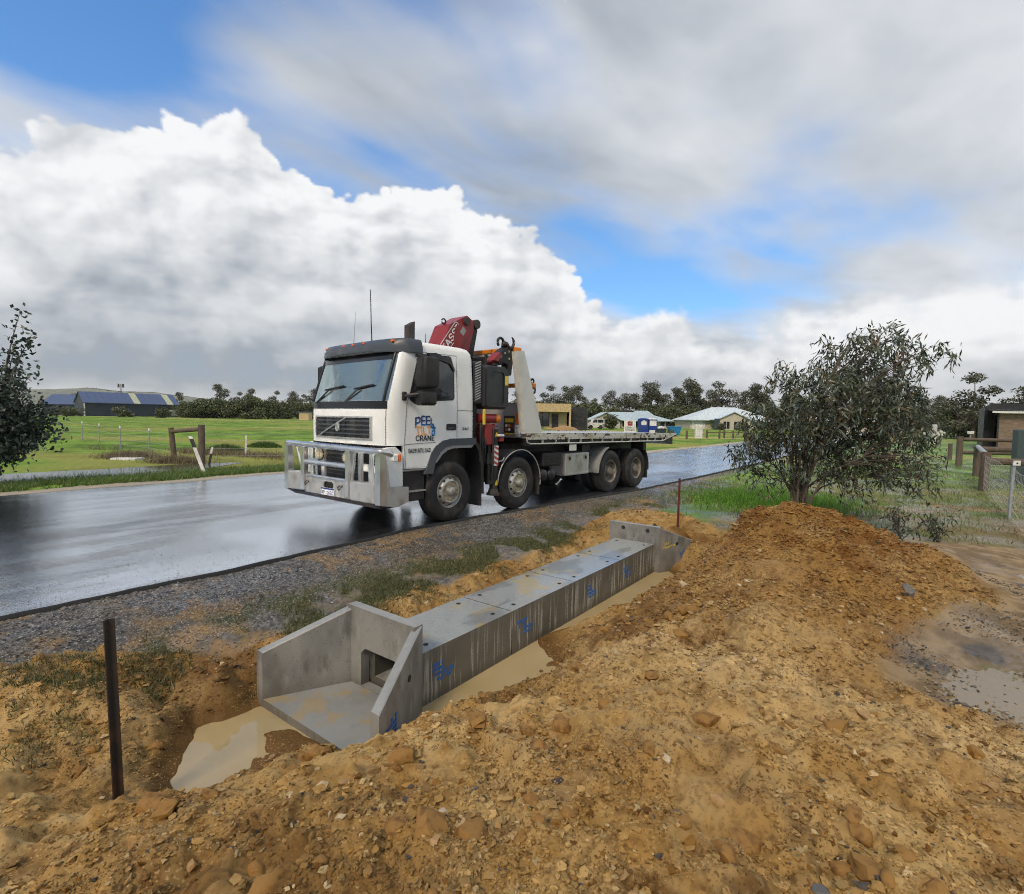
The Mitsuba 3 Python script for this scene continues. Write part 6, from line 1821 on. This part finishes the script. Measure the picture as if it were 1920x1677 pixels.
for i in range(0, len(xs) - 1):
    for f_ in (0, .5):
        x, y = lerp(xs[i][0], xs[i + 1][0], f_), lerp(xs[i][1], xs[i + 1][1], f_)
        vt_.append(tube([(x, y, bz[i] + .08), (x, y, bz[i] + 1.04 - xs[i][2])], .0019, 3, cap=False))
put(k + '__netting', vt_, 'wire', kind='stuff')
# power pillar
k = thing('utility_box', 'grey green utility cabinet behind the log rails at the right edge', 'cabinet')
M('utility_green', base_color=(.05, .075, .08), roughness=.5)
put(k + '__cabinet', box(16.3, 17.3, 16.9, 17.15, hz(16.5, 17) - .1, 1.75, .03), 'utility_green')
put(k + '__door', box(16.55, 17.2, 16.87, 16.898, .25, 1.6, .01), 'truck_black')
for lab, x, y in (('small white letterbox left of the two on the flat beyond the gum', 35.4, 45), ('small white letterbox right of the two on the flat beyond the gum', 36.7, 45), ('small pale marker board before the dark house, left one', 47.5, 58.5), ('small pale marker board before the dark house, right one', 51.0, 58.5)):
    k = thing('letterbox', lab, 'letterbox')
    z = hz(x, y)
    put(k + '__box', box(x - .32, x + .32, y - .1, y + .1, .98 + z * 0, 1.32, .02), 'white_paint')
    put(k + '__stand', box(x - .05, x + .05, y - .03, y + .03, z - .1, .99), 'galvanised')
k = thing('white_pillar', 'cream gate pillar standing behind the gum foliage', 'pillar')
put_at(k, box(40.15, 40.42, 50, 50.3, -.2, 1.95, .03), 'white_paint')

# ------------------------------------------------------------------ buildings and things far off
M('navy_cladding', base_color=proc(lambda p, n, uv: mi.Color3f(.020, .030, .050) * (.8 + .5 * pnoise(p.x * .5, p.y * .5, p.z * .5))), roughness=.5)
M('blue_roof', base_color=(.065, .095, .19), roughness=.4)
M('skylight', base_color=(.40, .43, .30), roughness=.4)
M('cream_board', base_color=(.52, .40, .22), roughness=.6)
M('cream_render', base_color=(.50, .46, .37), roughness=.7)
M('pale_blue_roof', base_color=(.36, .46, .52), roughness=.35)
M('white_roof', base_color=(.52, .60, .66), roughness=.35)
M('dark_cladding', base_color=(.025, .026, .03), roughness=.5)
M('brown_brick', base_color=proc(lambda p, n, uv: pmix((.16, .11, .08), (.24, .19, .15), pnoise(p.x * 4, p.y * 4, p.z * 10))), roughness=.8)
M('window_dark', base_color=(.02, .024, .03), roughness=.05, specular=.8)
M('skip_blue', base_color=(.02, .20, .48), roughness=.4)
M('toilet_blue', base_color=(.015, .05, .26), roughness=.4)
M('bin_dark', base_color=(.03, .05, .07), roughness=.5)

k = thing('farm_shed', 'long navy farm shed with blue roof and two pale skylight strips', 'shed')
X0, X1, YA, YB, ZE, ZR = 0.0, 23.8, 0.0, 12.0, 4.55, 7.6
shx = rotz(math.radians(50), (-122.1, 150.0, 0))
zb_ = .3
put(k + '__wall', box(X0, X1, YA, YA + .2, zb_, ZE), 'navy_cladding', xf=shx)
put(k + '__wall', prism([(YA + .2, zb_), (YB, zb_), (YB, ZE), ((YA + YB) / 2, ZR), (YA + .2, ZE)], X0, X0 + .2, 'x'), 'navy_cladding', xf=shx)
put(k + '__wall', prism([(YA + .2, zb_), (YB, zb_), (YB, ZE), ((YA + YB) / 2, ZR), (YA + .2, ZE)], X1 - .2, X1, 'x'), 'navy_cladding', xf=shx)
put(k + '__wall', box(X0 + .2, X1 - .2, YB - .2, YB, zb_, ZE), 'navy_cladding', xf=shx)
sheets = np.linspace(X0 - .3, X1 + .3, 15)
for i in range(14):
    a, b = sheets[i] + .02, sheets[i + 1] - .02
    mt = 'skylight' if i in (7, 12) else 'blue_roof'
    off = .02 * (i % 2)
    put(k + '__roof_sheet', hull([(x, y, z + d) for x in (a, b) for y, z in ((YA - .4, ZE - .17), ((YA + YB) / 2, ZR + .03)) for d in (.05 + off * .3, .10 + off * .3)]), mt, xf=shx)
    put(k + '__roof_sheet', hull([(x, y, z + d) for x in (a, b) for y, z in ((YB + .4, ZE - .17), ((YA + YB) / 2, ZR + .03)) for d in (.05 + off * .3, .10 + off * .3)]), mt, xf=shx)
put(k + '__corner_trim', box(X0 - .12, X0 + .18, YA - .06, YA - .003, zb_, ZE), 'white_paint', xf=shx)
put(k + '__gutter', box(X0 - .3, X1 + .3, YA - .5, YA - .38, ZE - .25, ZE - .1), 'blue_roof', xf=shx)
put(k + '__door', box(X1 - 2.6, X1 - .4, YA - .05, YA - .004, 1.1, 2.7), 'white_paint', xf=shx)
for i in range(9):
    x = X0 + 1.5 + i * 2.9
    put(k + '__cladding_rib', box(x, x + .12, YA - .035, YA - .002, zb_, ZE - .2), 'navy_cladding', xf=shx)
k = thing('distant_shed', 'small blue roofed shed half hidden left of the long shed', 'shed')
put(k + '__wall', box(-170, -157.5, 190, 200, .5, 4.4), 'navy_cladding')
put(k + '__roof', hull([(x, y, z) for x in (-170.5, -157) for y, z in ((189.5, 4.3), (195, 8.1), (200.5, 4.3))]), 'blue_roof')
k = thing('radio_mast', 'thin radio mast rising behind the long blue shed', 'mast')
put(k + '__pole', tube([(-223, 300, 0), (-223, 300, 17.8)], [.28, .2], 6), 'steel_dark')
for dx in (-1.3, 1.3):
    put(k + '__panel', box(-223 + dx - .35, -223 + dx + .35, 299.6, 300.2, 15.8, 17.9), 'steel_dark')
put(k + '__arm', box(-224.4, -221.6, 299.8, 300, 16.6, 16.9), 'steel_dark')
k = thing('pump_house', 'tiny cream hut at the right end of the tree row', 'hut')
put(k + '__wall', box(px(560, 140), px(560, 140) + 2.6, 140, 142.5, .3, 2.6), 'cream_board')
put(k + '__roof', box(px(560, 140) - .2, px(560, 140) + 2.8, 139.7, 142.8, 2.6, 2.8), 'blue_roof')


def boards(k, x0, x1, y, z0, z1, n, mat, proud=.04):
    for i in range(n):
        a, b = lerp(x0, x1, i / n) + .02, lerp(x0, x1, (i + 1) / n) - .02
        put(k + '__board', box(a, b, y - proud, y - .003, z0, z1), mat)


k = thing('modern_house', 'flat roofed modern house with cream fascia and dark garage', 'house')
Y = 85
put(k + '__wall', box(-6, 4.2, Y, Y + 9, -.1, 4.2), 'panel_grey')
put(k + '__wall', box(4.2, 9.0, Y + 2.2, Y + 9, -.1, 4.2), 'cream_board')
put(k + '__fascia', box(3.6, 9.45, Y, Y + 9.05, 3.06, 4.38), 'cream_board')
boards(k, 3.6, 9.45, Y, 3.06, 4.34, 14, 'cream_board')
put(k + '__pillar', box(9.15, 9.45, Y, Y + .3, -.1, 3.055), 'cream_board')
put(k + '__window', box(4.3, 6.0, Y + 2.1, Y + 2.195, .7, 2.9), 'window_dark')
for x in (4.25, 4.95, 5.98):
    put(k + '__window_frame', box(x, x + .09, Y + 2.0, Y + 2.09, .7, 2.95), 'truck_black')
put(k + '__door', box(6.5, 7.6, Y + 2.1, Y + 2.196, .4, 2.8), 'dark_cladding')
put(k + '__garage', box(9.47, 12.4, Y + 2, Y + 9, -.1, 3.95), 'dark_cladding')
put(k + '__garage_door', box(9.8, 12.0, Y + 1.95, Y + 1.996, .3, 3.0), 'truck_black')
k = thing('sand_heap', 'small orange sand heap in front of the modern house', 'heap')
hp = trimesh.creation.icosphere(3, 1.0); v = np.asarray(hp.vertices); v = v * (1 + .2 * (meshkit.fbm(v * 2, 3, 4)[:, None] - .5)); hp.vertices = v * [2.2, 1.4, .75] + [8.0, 80, .1]
put_at(k, hp, 'stone_ochre', True)


def hip(k, x0, x1, y0, y1, z0, z1, mat, hipx=None, name='__roof'):
    hx = (y1 - y0) / 2 if hipx is None else hipx
    ym = (y0 + y1) / 2
    put(k + name, hull([(x0, y0, z0), (x1, y0, z0), (x0, y1, z0), (x1, y1, z0), (x0, y0, z0 - .12), (x1, y1, z0 - .12), (x1, y0, z0 - .12), (x0, y1, z0 - .12), (x0 + hx, ym, z1), (x1 - hx, ym, z1)]), mat)


def gable(k, x0, x1, y0, y1, z0, z1, mat, wall, zg):
    xm = (x0 + x1) / 2
    put(k + '__gable_wall', prism([(x0 + .3, zg), (x1 - .3, zg), (x1 - .3, z0), (xm, z1 - .25), (x0 + .3, z0)], y0 + .4, y0 + .6), wall)
    for a, b in ((x0, xm), (x1, xm)):
        put(k + '__gable_roof', hull([(a, y, z0 - .1 + d) for y in (y0, y1) for d in (0, .15)] + [(b, y, z1 - .1 + d) for y in (y0, y1) for d in (0, .15)]), mat)


k = thing('blue_roofed_house', 'low cream house with pale blue hipped roof behind the truck tray', 'house')
put(k + '__wall', box(17.2, 33.9, 113, 122, -.1, 1.95), 'cream_render')
hip(k, 16.6, 34.6, 112.2, 123, 1.95, 3.75, 'pale_blue_roof')
hip(k, 24.5, 31.5, 110.5, 118, 1.92, 4.05, 'pale_blue_roof', 2.2, '__front_roof')
gable(k, 16.2, 22.8, 109.5, 117, 1.9, 3.5, 'pale_blue_roof', 'cream_render', -.1)
for x in (23.6, 26.2, 31.8, 33.0):
    f_ = put(k + '__window', box(x, x + .9, 112.9, 112.997, .6, 1.7), 'window_dark')
put(k + '__vent', tube([(27, 117, 3.8), (27, 117, 4.6)], [.12, .12], 6), 'galvanised')
k = thing('white_roofed_house', 'cream house with pale white hipped roof left of the young gum', 'house')
put(k + '__wall', box(40.2, 56, 119, 130, -.2, 2.3), 'cream_render')
hip(k, 39.6, 60, 118, 131, 2.3, 5.4, 'white_roof', 7.5)
gable(k, 44.2, 52.0, 114, 124, 2.4, 4.15, 'white_roof', 'cream_render', -.2)
put(k + '__garage_door', box(40.6, 43.6, 118.9, 118.996, .2, 2.1), 'white_paint')
put(k + '__column', box(43.9, 44.9, 113.9, 114.4, -.2, 2.6), 'bin_dark')
for x in (45.9, 48.2):
    put(k + '__window', box(x, x + 1.3, 114.3, 114.396, .5, 2.0), 'window_dark')
    put(k + '__window_frame', box(x + .6, x + .68, 114.26, 114.297, .5, 2.0), 'white_paint')
for i in range(10):
    put(k + '__roof_rib', hull([(39.9 + i * 1.95 + (3.2 if False else 0), 118.2, 2.33), (40.0 + i * 1.95, 118.2, 2.36), (42.5 + i * 1.5, 120.6, 3.4), (42.6 + i * 1.5, 120.6, 3.43)]), 'white_roof') if False else None
k = thing('far_white_house', 'pale roofed house glimpsed through the young gum foliage', 'house')
put(k + '__wall', box(66, 80, 110, 118, -.2, 2.6), 'cream_render')
hip(k, 65, 81, 109, 119, 2.6, 5.2, 'white_roof')
dsh = lambda v: np.column_stack([v[:, 0] + (v[:, 1] - 40) * .83, v[:, 1], v[:, 2]])
k = thing('dark_house', 'dark skillion roofed house with brown brick walls at the right edge', 'house')
for a, b in ((37.0, 40.2), (41.0, 52)):
    put(k + '__wall', box(a, b, 40, 48, -.2, 2.85), 'brown_brick', xf=dsh)
put(k + '__pier', box(40.2, 41.0, 39.85, 48, -.2, 2.86), 'cream_render', xf=dsh)
put(k + '__downpipe', box(36.85, 36.98, 39.9, 40.05, -.2, 2.85), 'dark_cladding', xf=dsh)
put(k + '__gutter', box(36.4, 53, 39.5, 39.9, 2.87, 3.02), 'white_paint', xf=dsh)
put(k + '__roof', hull([(36.2, 39.6, 3.03), (53, 39.6, 3.03), (36.2, 49, 3.4), (53, 49, 3.4), (36.2, 39.6, 3.10), (53, 39.6, 3.1), (36.2, 49, 3.5), (53, 49, 3.5)]), 'dark_cladding', xf=dsh)
put(k + '__rear_block', box(36.5, 53, 43, 50, 3.0, 3.75), 'dark_cladding', xf=dsh)
put(k + '__rear_block', box(35.9, 36.8, 41, 49, -.2, 3.4), 'dark_cladding', xf=dsh)
put(k + '__wall_light', box(40.5, 40.7, 39.8, 39.848, 1.9, 2.2), 'truck_black', xf=dsh)

# van, sign, toilets, bins
k = thing('parked_van', 'white four wheel drive van with roof rack parked before the blue roofed house', 'van')
vx0 = 13.6
vw = lambda v: np.asarray(v) + [vx0, 95, .25]
put(k + '__body', [prism(roundpoly([(0, .35), (0, 1.0), (.75, 1.12), (1.0, 1.82), (3.0, 1.85), (3.05, .35)], .06), 0, 1.8)], 'white_paint', xf=vw)
put(k + '__window', prism([(.9, 1.15), (1.1, 1.70), (1.75, 1.70), (1.75, 1.15)], -.02, -.004), 'window_dark', xf=vw)
put(k + '__window', prism([(1.85, 1.15), (1.85, 1.70), (2.85, 1.70), (2.85, 1.15)], -.02, -.004), 'window_dark', xf=vw)
for x in (.6, 2.4):
    for y in (0, 1.62):
        t = trimesh.creation.cylinder(.36, .2, sections=16); vv = np.asarray(t.vertices)[:, [0, 2, 1]]; t.vertices = vv + [x, y + .08, .36]
        put(k + '__wheel', t, 'tyre_rubber', xf=vw)
put(k + '__roof_rack', [box(.9, 2.9, .1, 1.7, 1.93, 1.97), box(1.0, 1.05, .1, .15, 1.85, 1.93), box(2.7, 2.75, .1, .15, 1.85, 1.93)], 'white_paint', xf=vw)
put(k + '__headlight', box(-.02, .02, .15, .4, .75, .9), 'chrome', xf=vw)
k = thing('site_sign', 'white builder sign board with a red and black square emblem', 'sign')
sw = lambda v: np.asarray(v) + [15.3, 72, .0]
put(k + '__board', box(0, 1.62, 0, .05, .15, 1.92), 'sign_white', xf=sw)
put(k + '__emblem', prism(roundpoly([(.48, 1.15), (.48, 1.75), (1.14, 1.75), (1.14, 1.15)], .12), -.012, -.004), 'text_black', xf=sw)
put(k + '__emblem_ring', frame_prism(roundpoly([(.55, 1.22), (.55, 1.69), (1.07, 1.69), (1.07, 1.22)], .1), roundpoly([(.62, 1.34), (.62, 1.62), (1.0, 1.62), (1.0, 1.34)], .08), -.02, -.0125), 'red_lens', xf=sw)
put(k + '__emblem_roof', prism([(.64, 1.42), (.81, 1.58), (.98, 1.42), (.92, 1.42), (.81, 1.52), (.70, 1.42)], -.026, -.0205), 'sign_white', xf=sw)
for txt, z, h in (('DIRECT', .78, .22), ('HOMES', .46, .20)):
    m = meshkit.text_mesh(txt, h, .006, True); v = np.asarray(m.vertices); wv = v[:, 0].max()
    m.vertices = np.column_stack([.16 + v[:, 0] / wv * 1.3, -.004 - v[:, 2], z + v[:, 1]])
    put(k + '__lettering', m, 'text_black', xf=sw)
for x in (.1, 1.5):
    put(k + '__leg', box(x, x + .08, .052, .12, -.3, 1.8), 'galvanised', xf=sw)
for i, lab in enumerate(('plain blue portable toilet with a white arched panel, left of the pair', 'blue portable toilet with posters on its door, right of the pair')):
    k = thing('portable_toilet', lab, 'portable toilet')
    xa = 18.15 + i * 1.32
    tf = lambda v, xa=xa: np.asarray(v) + [xa, 75, -.2]
    put(k + '__cabin', box(0, 1.22, 0, 1.2, 0, 2.28, .04), 'toilet_blue', xf=tf)
    put(k + '__roof', hull([(x, y, z) for x in (-.03, 1.25) for y in (-.03, 1.23) for z in (2.27, 2.33)] + [(.3, .3, 2.45), (.9, .3, 2.45), (.3, .9, 2.45), (.9, .9, 2.45)]), 'toilet_blue' if i == 0 else 'white_paint', xf=tf)
    if i == 0:
        put(k + '__panel', prism(roundpoly([(.25, 1.45), (.2, 1.9), (.6, 2.15), (1.02, 1.9), (.97, 1.45)], .08), -.02, -.004), 'white_paint', xf=tf)
    else:
        put(k + '__poster', box(.12, 1.08, -.02, -.004, 1.35, 2.1), 'sign_white', xf=tf)
        put(k + '__poster', box(.1, .9, -.02, -.004, .12, .75), 'sign_white', xf=tf)
    put(k + '__door_edge', box(.06, .10, -.012, -.003, .1, 2.2), 'truck_black', xf=tf)
k = thing('skip_bin', 'bright blue skip bin at the end of the tray', 'skip bin')
bf = lambda v: np.asarray(v) + [20.95, 70, -.1]
put(k + '__hull', hull([(x, y, z) for z, ix in ((0, .35), (1.2, 0)) for x in (ix, 1.62 - ix) for y in (ix * .3, 1.3)]), 'skip_blue', xf=bf)
put(k + '__rim', box(-.05, 1.67, -.05, 1.35, 1.2, 1.28), 'skip_blue', xf=bf)
for x in (.35, .8, 1.25):
    put(k + '__rib', hull([(x, .09, .05), (x + .07, .09, .05), (x, -.03, 1.19), (x + .07, -.03, 1.19), (x, .14, .05), (x + .07, .05, 1.19)]), 'skip_blue', xf=bf)
k = thing('rubbish_bin', 'dark skip with white rubbish bags left of the blue skip bin', 'skip bin')
bf2 = lambda v: np.asarray(v) + [19.7, 71, -.1]
put(k + '__hull', hull([(x, y, z) for z, ix in ((0, .15), (.95, 0)) for x in (ix, 1.15 - ix) for y in (ix, 1.2)]), 'bin_dark', xf=bf2)
put(k + '__bags', [moved(trimesh.creation.icosphere(1, .25), (.3 + .28 * i, .5, 1.0 + .06 * (i % 2))) for i in range(3)], 'white_paint', xf=bf2, kind='stuff')
k = thing('meter_box', 'tall white meter box standing on the grass before the white roofed house', 'cabinet')
put(k + '__cabinet', box(20.95, 21.75, 60, 60.4, -.1, 1.5, .03), 'white_paint')
put(k + '__door', box(21.02, 21.68, 59.97, 59.997, .2, 1.4, .01), 'white_paint')
for i, (x, y) in enumerate([(18.8, 56.6), (22.6, 61.0), (23.9, 60.6), (25.1, 62.2), (25.9, 61.6), (28.6, 63), (31.4, 64.5)]):
    post('verge_post', nth(i, 'short dark post before the white roofed house'), x, y, .92, .11, 'old_wood', 'post', 'dark posts before the houses', 6)
k = thing('verge_rail', 'thin dark rail along the short posts before the white roofed house', 'rail')
put_at(k, tube([(22.6, 61.0, .62), (31.4, 64.5, .62)], .05, 5), 'old_wood')
# distant range
hx = np.linspace(-2400, -300, 160)
ridge = np.interp(hx, [-2400, -2050, -1700, -1400, -1100, -800, -300], [95, 112, 100, 66, 40, 24, 5]) * (1 + .12 * (meshkit.fbm(np.stack([hx * .01, hx * 0, hx * 0], -1), 4, 6) - .5))
rowsv = []
for j, (yy, f_) in enumerate(((1950, -.05), (2080, .25), (2200, .6), (2350, .88), (2500, 1.0), (2800, .6), (3200, 0))):
    jit = 14 * (meshkit.fbm(np.stack([hx * .012, hx * 0 + j, hx * 0], -1), 3, 8) - .5) * f_
    rowsv.append(np.column_stack([hx, np.full_like(hx, yy), ridge * f_ + jit * (f_ < 1)]))
V = np.concatenate(rowsv); n = len(hx)
i, j = np.meshgrid(np.arange(len(rowsv) - 1), np.arange(n - 1), indexing='ij')
q = np.stack([i * n + j, i * n + j + 1, (i + 1) * n + j + 1, (i + 1) * n + j], -1).reshape(-1, 4)
M('hill_scrub', base_color=proc(lambda p, n, uv: pmix((.07, .09, .075), (.12, .13, .10), pfbm(p.x * .02, p.y * .02, 0, 3))), roughness=.9)
scene['hills'] = mikit.ply(trimesh.Trimesh(V, tri(q), process=False), 'hill_scrub', smooth=True)
labels['hills'] = {'kind': 'structure', 'label': 'low distant blue range behind the shed'}

scene['haze'] = {'type': 'cube', 'to_world': mi.ScalarTransform4f().translate([0, 0, 60]).scale([3350, 3350, 70]), 'bsdf': {'type': 'null'}, 'interior': {'type': 'ref', 'id': 'rainy_air'}}
labels['haze'] = {'kind': 'stuff', 'label': 'thin rainy air over the whole place', 'category': 'haze'}
